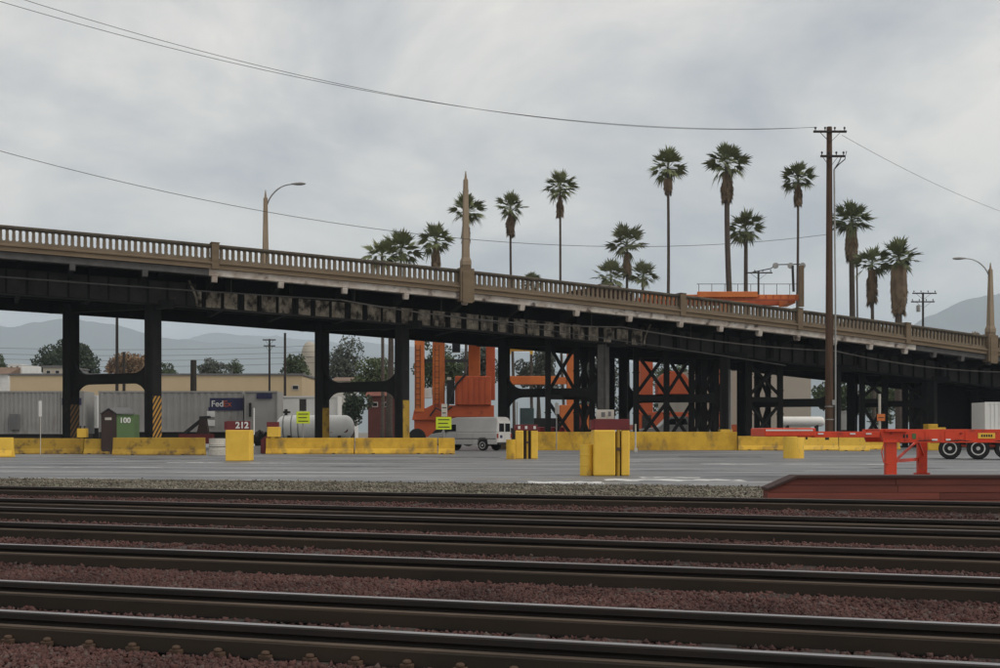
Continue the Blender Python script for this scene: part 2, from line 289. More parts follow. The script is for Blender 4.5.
def make_rail(key, parent, ext=14):
    a, b, u = RAILS[key]; n = Vector((-u.y, u.x, 0)); p, q = a - u * ext, b + u * ext
    mb = MB(); k = len(PROF)
    vs = [p + n * x + Vector((0, 0, z)) for x, z in PROF] + [q + n * x + Vector((0, 0, z)) for x, z in PROF]
    mb.add(vs, [(i, (i + 1) % k, k + (i + 1) % k, k + i) for i in range(k)] + [tuple(range(k - 1, -1, -1)), tuple(range(k, 2 * k))])
    r = mb.build('rail', M_rail, parent)
    hd = MB().hexa([p - n * 0.027 + Vector((0, 0, .1803)), q - n * 0.027 + Vector((0, 0, .1803)), q + n * 0.027 + Vector((0, 0, .1803)), p + n * 0.027 + Vector((0, 0, .1803)),
                    p - n * 0.024 + Vector((0, 0, .1825)), q - n * 0.024 + Vector((0, 0, .1825)), q + n * 0.024 + Vector((0, 0, .1825)), p + n * 0.024 + Vector((0, 0, .1825))])
    hd.build('running_surface', M_head if key in 'GFE' else M_head2, r)
    for za_, zb_, xa_, xb_ in ((.1045, .1065, .0375, .056),):
        MB().hexa([p - n * .039 + Vector((0, 0, .1036)), q - n * .039 + Vector((0, 0, .1036)), q - n * .060 + Vector((0, 0, .0938)), p - n * .060 + Vector((0, 0, .0938)),
                   p - n * .039 + Vector((0, 0, .1085)), q - n * .039 + Vector((0, 0, .1085)), q - n * .061 + Vector((0, 0, .0992)), p - n * .061 + Vector((0, 0, .0992))]).build('highlight_ledge', M_ledge_hi, r)  # thin ledge coloured as the bright line of sky light
    bp_ = [(-.0372, .104), (-.0720, .088), (-.0745, .0145), (-.0385, .0275)]
    for sgn in (1, -1):
        q4 = [(a * sgn, z) for a, z in bp_]
        vs = [p + n * x + Vector((0, 0, z)) for x, z in q4] + [q + n * x + Vector((0, 0, z)) for x, z in q4]
        MB().add(vs, [(i, (i + 1) % 4, 4 + (i + 1) % 4, 4 + i) for i in range(4)] + [(3, 2, 1, 0), (4, 5, 6, 7)]).build('angle_bar', M_bar, r)
    return r, p, q, u, n
def track(far, near, label, tie_step, back, front, clips=False):
    global clip_src, tie_src
    a, b, u = RAILS[near]; org = (a + b) / 2
    t = empty('railway_track', (org.x, org.y, 0), label, 'railway track', 'parallel yard tracks')
    info = make_rail(near, t)
    rn = info
    if far: make_rail(far, t)
    a2, b2, u2 = RAILS[far] if far else (a, b, u)
    nrm = Vector((-u.y, u.x, 0)); wdt = abs((a2 - a).dot(nrm)) if far else 0
    p, q = rn[1], rn[2]; L = (q - p).length; s = 0
    while s < L:
        c = p + u * s + nrm * ((wdt + back - front) / 2)
        px = 500 + F * c.x / c.y if c.y > 1 else 9999
        if -260 < px < 1260:
            if tie_src is None:
                tie_src = MB().box(-0.5, 0.5, -0.11, 0.11, -0.15, 0.0).build('tie', M_tie, t, bevel=0.012, local=True); o = tie_src
            else: o = tie_src.copy(); C.objects.link(o); o.name = 'tie'; o.parent = t
            o.location = (c.x - org.x, c.y - org.y, -0.004 + random.uniform(-.012, .014)); o.scale = (wdt + back + front, random.uniform(.9, 1.1), 1)
            o.rotation_euler = (0, random.uniform(-.006, .006), math.atan2(nrm.y, nrm.x) + random.uniform(-.025, .025))
            if clips:
                for sg in (-1,):
                    cc = p + u * (s + sg * 0.0) - nrm * 0.085
                    if clip_src is None:
                        m = MB().box(-.035, .035, -.03, .03, 0, .03); m.lathe((0, -.005, .03), [(.026, 0), (.026, .014), (.015, .022)], 8)
                        clip_src = m.build('rail_clip', M_clip, t, bevel=0.006, local=True); k = clip_src
                    else: k = clip_src.copy(); C.objects.link(k); k.name = 'rail_clip'; k.parent = t
                    k.location = (cc.x - org.x, cc.y - org.y, 0.0); k.rotation_euler = (0, 0, math.atan2(u.y, u.x) + random.uniform(-.2, .2))
        s += tie_step * random.uniform(.94, 1.06)
    return t
track('F', 'G', 'rusty track with polished rail heads and rail clips, lowest beside the loose stones', 0.285, 0.35, 0.12, True)
track('D', 'E', 'dark rusty track between the wide ballast strip and the smaller far tracks', 0.55, 0.3, 0.28)
track('B', 'C', 'narrow dark track pair second from the gravel strip', 0.55, 0.3, 0.25)
track(None, 'A', 'single rusty rail running along the pale gravel strip', 0.55, 0.35, 0.9)

# loose ballast stones
def scatter_mesh(name, P, m, label, cat, zoff):
    n = len(P); base = 1.25 * np.array([(1, 0, 0), (0, 1, 0), (-1, 0, 0), (0, -1, 0), (0, 0, 1), (0, 0, -1.)])
    fc = np.array([(0, 1, 4), (1, 2, 4), (2, 3, 4), (3, 0, 4), (1, 0, 5), (2, 1, 5), (3, 2, 5), (0, 3, 5)])
    A = NR.normal(size=(n, 3, 3)); Q, _ = np.linalg.qr(A)
    sc = NR.uniform(.6, 1.25, (n, 1, 3)) * P[:, 2][:, None, None]
    V = base[None] * NR.uniform(.65, 1.2, (n, 6, 1)) * sc
    V = np.einsum('nij,nkj->nki', Q, V); V[:, :, 0] += P[:, 0:1]; V[:, :, 1] += P[:, 1:2]; V[:, :, 2] += zoff + P[:, 2:3] * NR.uniform(0, .8, (n, 1))
    Fc = fc[None] + 6 * np.arange(n)[:, None, None]
    me = bpy.data.meshes.new(name); me.vertices.add(6 * n); me.vertices.foreach_set('co', V.reshape(-1))
    me.loops.add(24 * n); me.loops.foreach_set('vertex_index', Fc.reshape(-1)); me.polygons.add(8 * n)
    me.polygons.foreach_set('loop_start', np.arange(0, 24 * n, 3)); me.polygons.foreach_set('loop_total', np.full(8 * n, 3)); me.update(); me.validate()
    me.materials.append(m); o = bpy.data.objects.new(name, me); C.objects.link(o); tag(o, label, cat, kind='stuff')
def stones():
    P = []
    for d0, d1, dens, sz in ((5.4, 8.2, 3000, .0125), (8.2, 11.6, 2300, .0135), (11.6, 16, 1000, .0155), (16, 27, 300, .018)):
        n = int((d1 - d0) * (0.94 * d1) * dens); Y = NR.uniform(d0, d1, n); Xs = NR.uniform(-.47, .47, n) * d1
        k = np.abs(Xs) < .47 * Y; P.append(np.c_[Xs[k], Y[k], np.clip(NR.lognormal(-.05, .32, k.sum()), .4, 1.8) * sz])
    P = np.concatenate(P)
    a, b, u = RAILS['A']; nA = np.array([-u.y, u.x]); P = P[((P[:, :2] - np.array([a.x, a.y])) @ nA) < 0.6]
    for kk in RAILS:       # keep the rails clear
        a, b, u = RAILS[kk]; n_ = np.array([-u.y, u.x]); dd = (P[:, :2] - np.array([a.x, a.y])) @ n_; P = P[np.abs(dd) > 0.092]
    for near, far, keep in (('G', 'F', .5), ('E', 'D', .75), ('C', 'B', .75)):   # ties lie bare between the rails
        a, b, u = RAILS[near]; n_ = np.array([-u.y, u.x]); dd = (P[:, :2] - np.array([a.x, a.y])) @ n_
        a2 = RAILS[far][0]; wd = abs((np.array([a2.x - a.x, a2.y - a.y])) @ n_)
        inside = (dd > 0) & (dd < wd); P = P[~inside | (NR.random(len(P)) < keep)]
    scatter_mesh('ballast_stones', P, M_stone, 'loose reddish brown ballast stones around the rails', 'ballast', -.010)
    n = 42000; a, b, u = RAILS['A']; n_ = np.array([-u.y, u.x]); uu = np.array([u.x, u.y]); t_ = NR.uniform(-8, 34, n); w_ = NR.uniform(.25, 9.5, n)
    Q = np.array([a.x, a.y])[None] + t_[:, None] * uu + w_[:, None] * n_; edge = np.interp(Q[:, 0], [-44, -13.7, 0, 6.1, 45], [43.2, 34.2, 30.8, 28.9, 18.5])
    k = (Q[:, 1] < edge + NR.normal(0, .25, n)) & (np.abs(Q[:, 0]) < .47 * Q[:, 1]); Q = Q[k]
    scatter_mesh('gravel_stones', np.c_[Q, NR.uniform(.4, 1.7, len(Q)) * .019], M_peb, 'pale gravel strip between the last rail and the asphalt', 'gravel', -.012)
nst = stones()
for i, (px, py, lb) in enumerate([(23, 534, 'white paper scrap on the ballast beside the darker rusty track'), (340, 546, 'crumpled paper scrap between rails of the dark track'),
                                  (121, 612, 'flat white paper scrap lying between the rails of the clipped track'), (688, 559, 'pale scrap of litter against the dark rail'),
                                  (931, 655, 'pale litter scrap on ties of the clipped track'), (427, 529, 'small brown paper scrap on ballast near the narrow track'), (955, 571, 'greyish litter scrap by the rail')]):
    d = F * H / (py - YH); s_ = 0.03 + .015 * random.random(); mb = MB(); x0 = X(px, d)
    pts = [(x0 + math.cos(t) * s_ * random.uniform(.8, 1.7), d + math.sin(t) * s_, 0.03 + random.uniform(0, .035)) for t in [j * math.pi / 3 for j in range(6)]]
    mb.add(pts + [(x0, d, .065)], [(j, (j + 1) % 6, 6) for j in range(6)])
    mb.top('paper_scrap', M_whitep if i != 5 else M_tan, (x0, d, 0.0), lb, 'litter', 'litter scraps on the ballast')

# ------------------------------------------------------------------ timber platform (right)
M_tie2 = mat('weathered_edge_board', (0.06, 0.03, 0.024), (0.035, 0.022, 0.02), 2, 0.9, stretch=(.5, 4, 4))
def timber_platform():
    d = 21.6; xl = X(768, d); xr = X(1180, d); h = Z(475.5, d); zc = Z(488, d); xs = X(797, d)
    t = empty('timber_platform', (xl, d, -.03), 'low dark red timber loading platform with a sloping end beside the rails', 'platform')
    MB().prism([(xl + .03, -.03), (xr, -.03), (xr, h - .05), (xs + .03, h - .05), (xl + .03, zc - .05)], 'y', d + .05, d + .55).build('core', M_plank, t)
    nb = 4; z0 = -.03; hh = (h + .03 - .045) / nb
    for i in range(nb):
        za, zb = z0 + i * hh + .004, z0 + (i + 1) * hh - .004
        x = xl; first = True
        while x < xr:
            x2 = min(x + random.uniform(2.2, 3.4), xr)
            def lx(z): return xl if z <= zc else xl + (xs - xl) * (z - zc) / (h - zc)
            xa, xb = (max(x, lx(za)), max(x, lx(zb))) if first else (x, x)
            yy = d + random.uniform(-.008, .008)
            MB().hexa([(xa, yy, za), (x2 - .006, yy, za), (x2 - .006, d + .05, za), (xa, d + .05, za), (xb, yy, zb), (x2 - .006, yy, zb), (x2 - .006, d + .05, zb), (xb, d + .05, zb)]).build('plank', M_plank, t)
            x = x2; first = False
    MB().box(xs, xr, d - .03, d + .55, h - .045, h).build('edge_board', M_tie2, t)
    MB().hexa([(xl, d - .03, zc - .04), (xs, d - .03, h - .045), (xs, d + .55, h - .045), (xl, d + .55, zc - .04), (xl, d - .03, zc), (xs - .004, d - .03, h), (xs - .004, d + .55, h), (xl, d + .55, zc)]).build('sloping_board', M_tie2, t)
timber_platform()
# faded paint on the yard
def paint(px0, px1, py, th, m, seed):
    rr = random.Random(seed); d = F * H / (py - YH); a, b = X(px0, d), X(px1, d); n = 14; mb = MB()
    up = [(a + (b - a) * i / n, d + th * rr.uniform(.1, 1) - .12 * (a + (b - a) * i / n - a), .004) for i in range(n + 1)]
    dn = [(a + (b - a) * i / n, d - th * rr.uniform(.1, 1) - .12 * (a + (b - a) * i / n - a), .004) for i in range(n + 1)]
    mb.add(up + dn, [(i, i + 1, n + 2 + i, n + 1 + i) for i in range(n)]); tag(mb.build('painted_marking', m), kind='structure')
M_wornw = mat('worn_white_marking', (0.62, 0.62, 0.60), (0.22, 0.22, 0.22), 2.2, 0.6, lo=.52, hi=.66)
M_worny = mat('worn_yellow_marking', (0.35, 0.27, 0.10), (0.14, 0.14, 0.13), 3, 0.7, lo=.45, hi=.6)
M_tar = mat('tar_patch', (0.065, 0.067, 0.07), (0.05, 0.05, 0.055), 2, 0.5)
for k, a in enumerate([(528, 602, 482.2, .75, M_wornw), (604, 740, 479.8, .95, M_wornw), (640, 700, 477.6, .5, M_wornw), (470, 580, 479, .14, M_worny), (168, 225, 462.5, .5, M_wornw), (240, 292, 463, .35, M_wornw),
                       (225, 250, 462.2, .3, M_worny), (-20, 170, 467, .3, M_wornw), (530, 620, 484.6, .3, M_tar), (606, 690, 484, .4, M_tar), (300, 470, 462, .5, M_tar), (700, 880, 464, .5, M_wornw), (-30, 330, 457.5, .16, M_tar), (320, 760, 456.5, .14, M_tar), (60, 420, 465.5, .2, M_tar), (380, 620, 469, .16, M_tar), (100, 560, 473.5, .07, M_tar), (640, 1020, 461.5, .2, M_tar), (120, 200, 459, 1.1, M_tar), (420, 500, 457.2, 1.3, M_tar), (680, 760, 457, 1.0, M_tar), (330, 400, 466.5, .6, M_tar), (870, 940, 468, .7, M_tar), (0, 240, 472, .12, M_wornw), (250, 520, 476.5, .10, M_wornw), (640, 800, 470.5, .2, M_tar)]): paint(*a, k)

# ------------------------------------------------------------------ bridge
P0 = Vector((-28, 70, 0)); AZB = math.atan2(28, 67.2); U = Vector((math.cos(AZB), math.sin(AZB), 0)); NV = Vector((-math.sin(AZB), math.cos(AZB), 0))
def s_of(px, wd=0.0):      # distance along the bridge where the line at offset wd crosses picture column px (used to survey the photo)
    k = (px - 500) / F; b = P0 + NV * wd
    return (k * b.y - b.x) / (U.x - k * U.y)
meas = [(0, 225.2), (130, 236), (260, 248.5), (380, 261), (500, 273.7), (620, 287.5), (740, 302), (870, 319.5), (985, 335)]
ss = [s_of(p) for p, _ in meas]; zs_ = [Z(y, (P0 + U * s).y) for (p, y), s in zip(meas, ss)]
PZ = np.polyfit(ss, zs_, 2)
def ZT(s): return float(np.polyval(PZ, min(max(s, -40), 120)))
def B(s, wd, z): p = P0 + U * s + NV * wd; return Vector((p.x, p.y, ZT(s) + z))
S0, S1 = -16.0, 100.0
def sweep(mb, s0, s1, prof, step=2.0):
    n = max(1, int(math.ceil((s1 - s0) / step))); k = len(prof); vs = []; fs = []
    for i in range(n + 1):
        s = s0 + (s1 - s0) * i / n
        vs += [B(s, a, z) for a, z in prof]
    for i in range(n):
        for j in range(k): fs.append((i * k + j, i * k + (j + 1) % k, (i + 1) * k + (j + 1) % k, (i + 1) * k + j))
    fs += [tuple(range(k - 1, -1, -1)), tuple(n * k + j for j in range(k))]
    mb.add(vs, fs); return mb
def rect(w0, w1, z0, z1): return [(w0, z0), (w1, z0), (w1, z1), (w0, z1)]
WB = 11.5
bo = B(0, 0, 0); bridge = empty('road_viaduct', (bo.x, bo.y, 0), 'long sloping road viaduct with brown concrete balustrade on sooty black steel bents', 'bridge')
SL, SR = s_of(203), s_of(660)
sweep(MB(), S0, S1, rect(0.32, WB - .32, -1.5, -1.02)).build('deck', M_road, bridge)
POSTS = [(-20.3, 0), (-4.2, 0), (s_of(215), 0), (s_of(466), 1), (s_of(682), 0), (s_of(799), 0), (s_of(907), 0), (s_of(991), 1), (81.8, 0), (91.6, 0)]
POSTS = [p for p in POSTS if p[0] > S0]
for side in (0, 1):
    def q(a): return a if side == 0 else WB - a
    par = sweep(MB(), S0, S1, rect(q(-.06), q(.32), -1.06, -.86)).build('parapet', M_conc, bridge)
    sweep(MB(), S0, S1, [(q(-.10), -.03), (q(-.05), 0), (q(.31), 0), (q(.36), -.03), (q(.36), -.12), (q(.30), -.2), (q(-.04), -.2), (q(-.10), -.12)]).build('cap_rail', M_cap, par)
    sweep(MB(), S0, S1, [(q(-.16), -1.06), (q(-.20), -1.10), (q(-.20), -1.18), (q(-.12), -1.22), (q(-.12), -1.42), (q(-.16), -1.46), (q(.316), -1.46), (q(.316), -1.06)]).build('fascia', M_fascia, par)
    # balusters between the posts
    bsrc = None
    bp = MB(); prof = [(.112, -.86), (.112, -.80), (.082, -.76), (.094, -.6), (.088, -.45), (.078, -.30), (.095, -.24), (.125, -.2)]
    bp.v = []
    for (hw, z) in prof: bp.v += [(-hw, -.09, z), (hw, -.09, z), (hw, .09, z), (-hw, .09, z)]
    for i in range(len(prof) - 1):
        for j in range(4): bp.f.append((i * 4 + j, i * 4 + (j + 1) % 4, i * 4 + 4 + (j + 1) % 4, i * 4 + 4 + j))
    allb = MB()
    for (sa, la), (sb, lb) in zip(POSTS[:-1], POSTS[1:]):
        a = sa + (.48 if la else .22); b = sb - (.48 if lb else .22); n = max(1, round((b - a) / .345)); st = (b - a) / n
        for i in range(n):
            s = a + st * (i + .5); p = B(s, q(.13), 0); px = 500 + F * p.x / p.y
            slope = (ZT(s + .1) - ZT(s - .1)) / .2
            if side == 0 and -14 < px < 1014:
                if bsrc is None:
                    bsrc = bp.build('baluster', M_conc, par, local=True); o = bsrc
                else: o = bsrc.copy(); C.objects.link(o); o.name = 'baluster'; o.parent = par
                o.location = p - worg(par); o.rotation_euler = (0, 0, AZB)
            else:
                Mx = Matrix.Translation(p) @ Matrix.Rotation(AZB, 4, 'Z'); allb.add([Mx @ Vector(v) for v in bp.v], bp.f)
    tag(allb.build('baluster_run', M_conc, par), kind='stuff')
    for s, lg in POSTS:
        hw = .48 if lg else .22; zb = -2.05 if lg else -1.5
        m = MB(); sweep(m, s - hw, s + hw, rect(q(-.27 if lg else -.21), q(.4), zb if lg else -1.49, .06 if not lg else .10), 3)
        if lg: sweep(m, s - hw + .14, s + hw - .14, rect(q(-.33), q(-.27), zb - .1, -.12), 3); sweep(m, s - .3, s + .3, rect(q(-.2), q(.34), .10, .32), 3)
        else: sweep(m, s - hw - .04, s + hw + .04, rect(q(-.25), q(.44), .062, .11), 3)
        m.build('post', M_fascia, par, bevel=.02)
    # slab edge, white over the long spans
    for a, b, mm in ((S0, s_of(209), M_grey), (s_of(209) + .01, s_of(916), M_white), (s_of(916) + .01, S1, M_grey)):
        sweep(MB(), a, b, [(q(.02), -1.47), (q(.02), -1.86), (q(.12), -1.9), (q(1.2), -1.78), (q(1.2), -1.47)]).build('slab_edge', mm, bridge)
    # brackets
    for (sa, _), (sb, _) in zip(POSTS[:-1], POSTS[1:]):
        n = 4 if sb - sa > 12 else 3
        for i in range(n):
            s = sa + (sb - sa) * i / n; px_ = s
            white_span = s_of(209) - .3 < s < s_of(916)  # bracket ends take the white of the slab edge along this length
            m = MB(); hw = .16
            pf = [(.06, -1.62), (.04, -1.95), (.12, -2.22), (.34, -2.24), (.46, -2.12), (2.6, -2.55), (2.6, -1.62)]
            sweep(m, s - hw, s + hw, [(q(a), z) for a, z in pf[:5]] + [(q(.5), -1.62)], 3)
            m.build('bracket_end', M_white if white_span else M_grey, bridge)
            sweep(MB(), s - hw + .03, s + hw - .03, [(q(.46), -2.1), (q(2.5), -2.5), (q(2.5), -1.80), (q(.46), -1.88)], 3).build('bracket', M_soot_shade, bridge)
# girders
def girder(wd, zb, near):
    face = wd
    secs = [(S0, SL, M_web_d, 0), (SL + .05, SR, M_web_l, 1), (SR + .05, S1, M_web_d, 2)] if near else [(S0, S1, M_soot_shade, 0)]
    for a, b, mm, k in secs:
        off = 0 if k != 2 else .35
        if not near:
            g = sweep(MB(), a, b, rect(face + off, face + off + .03, zb + .06, -1.6)).build('girder_web', mm, bridge)
            sweep(MB(), a, b, rect(face - .2 + off, face + .22 + off, zb, zb + .055)).build('girder_flange', M_soot_shade, g); continue
        ha = 1.08 if k == 1 else 1.45
        g = sweep(MB(), a, b, rect(face + off + .55, face + off + .58, zb + .06, -1.6)).build('girder_web', M_soot_shade, bridge)  # soot-black upper web; shade below the deck is put into its colour
        ap = sweep(MB(), a, b, rect(face + off, face + off + .03, zb + .057, zb + ha)).build('apron_plate', mm, bridge)
        sweep(MB(), a, b, rect(face - .2 + off, face + .75 + off, zb, zb + .055)).build('girder_flange', M_soot_shade if k != 1 else M_web_d, g)
        sweep(MB(), a, b, rect(face - .06 + off, face + .54 + off, zb + ha + .002, zb + ha + .05)).build('apron_ledge', M_soot_shade, ap)
        s = a + .4
        while s < b:
            m = MB(); st = 1.14
            sweep(m, s - .015, s + .015, rect(face - .17 + off, face - .002 + off, zb + .059, zb + ha - .01), 3)
            hw_ = (.15 + .07 * math.sin(s * 7.3)) if k == 1 else .06
            sweep(m, s - hw_, s + hw_, rect(face - .03 + off, face - .0025 + off, zb + .06, zb + ha - .02), 3)
            m.build('stiffener', M_soot_shade, ap); s += st
girder(2.5, -3.6, True); girder(WB - 1.9, -3.9, False)
for wd in (4.4, 7.0): sweep(MB(), S0, S1, rect(wd, wd + .3, -3.3, -1.52)).build('stringer', M_soot_shade, bridge)
s = S0 + 1
while s < S1:
    sweep(MB(), s - .12, s + .12, rect(2.56, WB - 1.95, -3.45, -1.53), 3).build('floor_beam', M_soot_shade, bridge); s += 4.02
# curved white end plates of the peeling girder
for sE, sg in ((SL, -1), (SR, 1)):
    m = MB(); pts = [B(sE + sg * .25 * (1 - math.cos(t)) * 2, 2.2, -3.5 + 1.5 * t / 1.57) for t in [i * 1.57 / 8 for i in range(9)]]
    m.tube(pts, .07, 6); m.build('girder_end_angle', M_web_l, bridge)
M_cond = mat('conduit_paint', (0.20, 0.185, 0.17), (0.11, 0.10, 0.09), 1.5, 0.8)
# conduits slung along the girder
for sa, sb, sag in ((S0, 20, .25), (20, 40, .45), (40, 58, .3), (58, 74, .35)):
    n = 14; pts = []
    for i in range(n + 1):
        t = i / n; pts.append(B(sa + (sb - sa) * t, 1.25, -2.52 - sag * 4 * t * (1 - t)))
    MB().tube(pts, .045, 6).build('conduit', M_cond if sa > 10 else M_grey, bridge)
MB().tube([B(s_of(380) + i * 1.5, 1.35, -2.75 - .06 * i) for i in range(22)], .03, 5).build('conduit', M_grey, bridge)
for s in [s_of(p) for p in (235, 360, 448, 600, 700, 770)]:
    MB().tube([B(s, 1.25, -1.7), B(s, 1.25, -2.75)], .02, 5).build('conduit_hanger', M_grey, bridge)

sweep(MB(), s_of(914, 9.0), S1, [(9.0, -9.5), (9.6, -9.5), (9.6, -3.3), (9.0, -3.3)]).build('abutment_wall', M_soot_shade, bridge)
# bents: two box columns and a strut with rounded gussets
W1, W2 = 3.1, 8.4
def bent(pl, pr, ytop, ybot, kind):
    sl, sr = s_of(pl, W2), s_of(pr, W1); a = P0 + U * sl + NV * W2; b = P0 + U * sr + NV * W1
    d = Vector((b.x - a.x, b.y - a.y, 0)); L = d.length; d.normalize(); n = Vector((-d.y, d.x, 0))
    bt = empty('bent', ((b.x), b.y, 0)); bt.parent = bridge; bt.location = Vector((b.x, b.y, 0)) - ORG[bridge.name]
    zc = (Z(ytop, (a.y + b.y) / 2) + Z(ybot, (a.y + b.y) / 2)) / 2; hh = (Z(ytop, a.y) - Z(ybot, a.y)) / 2
    for p, s_, k in ((a, sl, 0), (b, sr, 1)):
        zt = ZT(s_) - 3.62 + .25; c = MB(); hw = .32
        q_ = [p + d * x * hw + n * y * .36 for x, y in ((-1, -1), (1, -1), (1, 1), (-1, 1))]
        m = MB(); m.hexa([(v.x, v.y, -.05) for v in q_] + [(v.x, v.y, zt) for v in q_])
        for y in (-1, 1):          # corner angles and lacing plates standing proud
            for x in (-1, 1):
                c0 = p + d * x * (hw - .06) + n * y * .37; m.bar((c0.x, c0.y, 0), (c0.x, c0.y, zt - .02), .12, .03)
        col = m.build('column', M_soot_shade, bt)
        if kind in ('A', 'B', 'D') or (kind == 'C' and k == 1):
            mm = {'A': M_haz if k else M_hazd, 'B': M_yeld, 'C': M_grey, 'D': M_grey}[kind]
            zt2 = min({'A': 3.45, 'B': 3.35, 'C': zt - .3, 'D': zt - 1.2}[kind], zt) - (0 if k else .45)
            e0 = p + d * (hw + .006); v4 = [e0 - n * .37, e0 + n * .37, e0 + n * .37 + d * .02, e0 - n * .37 + d * .02]
            MB().hexa([(v.x, v.y, .02) for v in v4] + [(v.x, v.y, zt2) for v in v4]).build('painted_side_plate', mm, col)
            if kind == 'C':
                v4 = [p - d * hw - n * .375, p + d * hw - n * .375, p + d * hw - n * .39, p - d * hw - n * .39]
                MB().hexa([(v.x, v.y, .02) for v in v4] + [(v.x, v.y, zt2) for v in v4]).build('painted_side_plate', mm, col)
        # footing
        v4 = [p + d * x * .6 + n * y * .6 for x, y in ((-1, -1), (1, -1), (1, 1), (-1, 1))]
        MB().hexa([(v.x, v.y, -.05) for v in v4] + [(v.x, v.y, .35) for v in v4]).build('footing', M_yel if (kind == 'D' and k) else M_conc, col)
    # strut: a plate outline with curved gussets swept across 0.3 m
    r = 1.15; x0, x1 = .3, L - .3; pts = []
    for i in range(7): t = i / 6 * math.pi / 2; pts.append((x0 + r - r * math.cos(t), zc + hh + r - r * math.sin(t)))
    for i in range(7): t = i / 6 * math.pi / 2; pts.append((x1 - r + r * math.sin(t), zc + hh + r - r * math.cos(t)))
    for i in range(7): t = i / 6 * math.pi / 2; pts.append((x1 - r + r * math.cos(t), zc - hh - r + r * math.sin(t)))
    for i in range(7): t = i / 6 * math.pi / 2; pts.append((x0 + r - r * math.sin(t), zc - hh - r + r * math.cos(t)))
    m = MB(); k = len(pts); vs = []
    for off in (-.15, .15): vs += [a + d * x + n * off + Vector((0, 0, z)) for x, z in pts]
    # quads bridging the upper outline to the lower outline keep the concave shape clean
    up = list(range(0, 14)); lo = list(range(27, 13, -1)); fs = []
    for i in range(13):
        fs += [(up[i], up[i + 1], lo[i + 1], lo[i]), (k + up[i], k + lo[i], k + lo[i + 1], k + up[i + 1]), (up[i], k + up[i], k + up[i + 1], up[i + 1]), (lo[i], lo[i + 1], k + lo[i + 1], k + lo[i])]
    m.add(vs, fs); m.build('strut', M_soot_shade, bt)
    # cap beam under the girders, cantilevered to both girder lines
    e0 = a - d * (L * .28); e1 = b + d * (L * .22)
    m = MB(); za, zb_ = ZT(sl) - 3.95, ZT(sr) - 3.95
    m.bar((e0.x, e0.y, (za + .34)), (e1.x, e1.y, (zb_ + .34)), .4, .5); m.build('cap_beam', M_soot_shade, bt)
bent(71, 153, 374, 384, 'A'); bent(322, 402, 382, 392, 'B'); bent(504, 603, 388.5, 397, 'C'); bent(624, 725, 394.5, 402.5, 'D'); bent(742, 836, 399, 407, 'E'); bent(852, 932, 401, 407, 'F')
bent(975, 1052, 405, 411, 'G'); bent(-190, -95, 366, 376, 'H')

# steel shoring frames with X bracing under the bridge
def shoring(pxs, wd, label, crosses):
    pts = [P0 + U * s_of(p, wd) + NV * wd for p in pxs]; o = pts[0]
    t = empty('shoring_frame', (o.x, o.y, 0), label, 'shoring frame', 'steel shoring frames under the viaduct')
    tops = [ZT(s_of(p, wd)) - 3.35 for p in pxs]
    for p, zt in zip(pts, tops):
        m = MB(); m.box(p.x - .2, p.x + .2, p.y - .2, p.y + .2, -.02, zt)
        for z_ in (1.2, 2.6, 4.4, 5.6): m.box(p.x - .25, p.x + .25, p.y - .215, p.y + .215, z_, z_ + .08)
        m.box(p.x - .35, p.x + .35, p.y - .35, p.y + .35, -.05, .12); m.build('post', M_soot_shade, t)
    for i, j in crosses:
        p, q_ = pts[i], pts[j]; zt = min(tops[i], tops[j])
        zm = 3.75
        for z0, z1 in ((.5, zm - .3), (zm + .3, zt - .2)):
            for k, (za, zb) in enumerate(((z0, z1), (z1, z0))):
                MB().bar((p.x, p.y - .05 + .1 * k, za), (q_.x, q_.y - .05 + .1 * k, zb), .10, .23).build('brace', M_soot_shade, t)
        MB().bar((p.x, p.y, zm), (q_.x, q_.y, zm), .16, .36).build('girt', M_soot_shade, t)
shoring([548, 576.5, 592], 5.2, 'black steel shoring frame with crossed braces beside the parked van', [(0, 1), (1, 2)])
shoring([636, 666.5, 691.5, 704, 716], 5.6, 'black steel shoring frame with many crossed braces over the white pickup', [(0, 1), (1, 2), (3, 4), (2, 3)])
shoring([749, 780], 5.0, 'black steel shoring frame with bolted post before the cream wall', [(0, 1)])
shoring([862, 885], 6.0, 'black steel shoring frame in the deep shade by the striped marker post', [(0, 1)])
shoring([905, 924], 7.0, 'black steel shoring frame in the deep shade by the yellow block', [(0, 1)])

shoring([584, 612], 9.4, 'black steel shoring frame set back beneath the far girder by the orange mast', [(0, 1)])
shoring([698, 712], 9.4, 'black steel shoring frame set back beneath the far girder by the engine body', [(0, 1)])
shoring([757, 768], 9.0, 'slim black shoring frame set back before the cream wall', [(0, 1)])
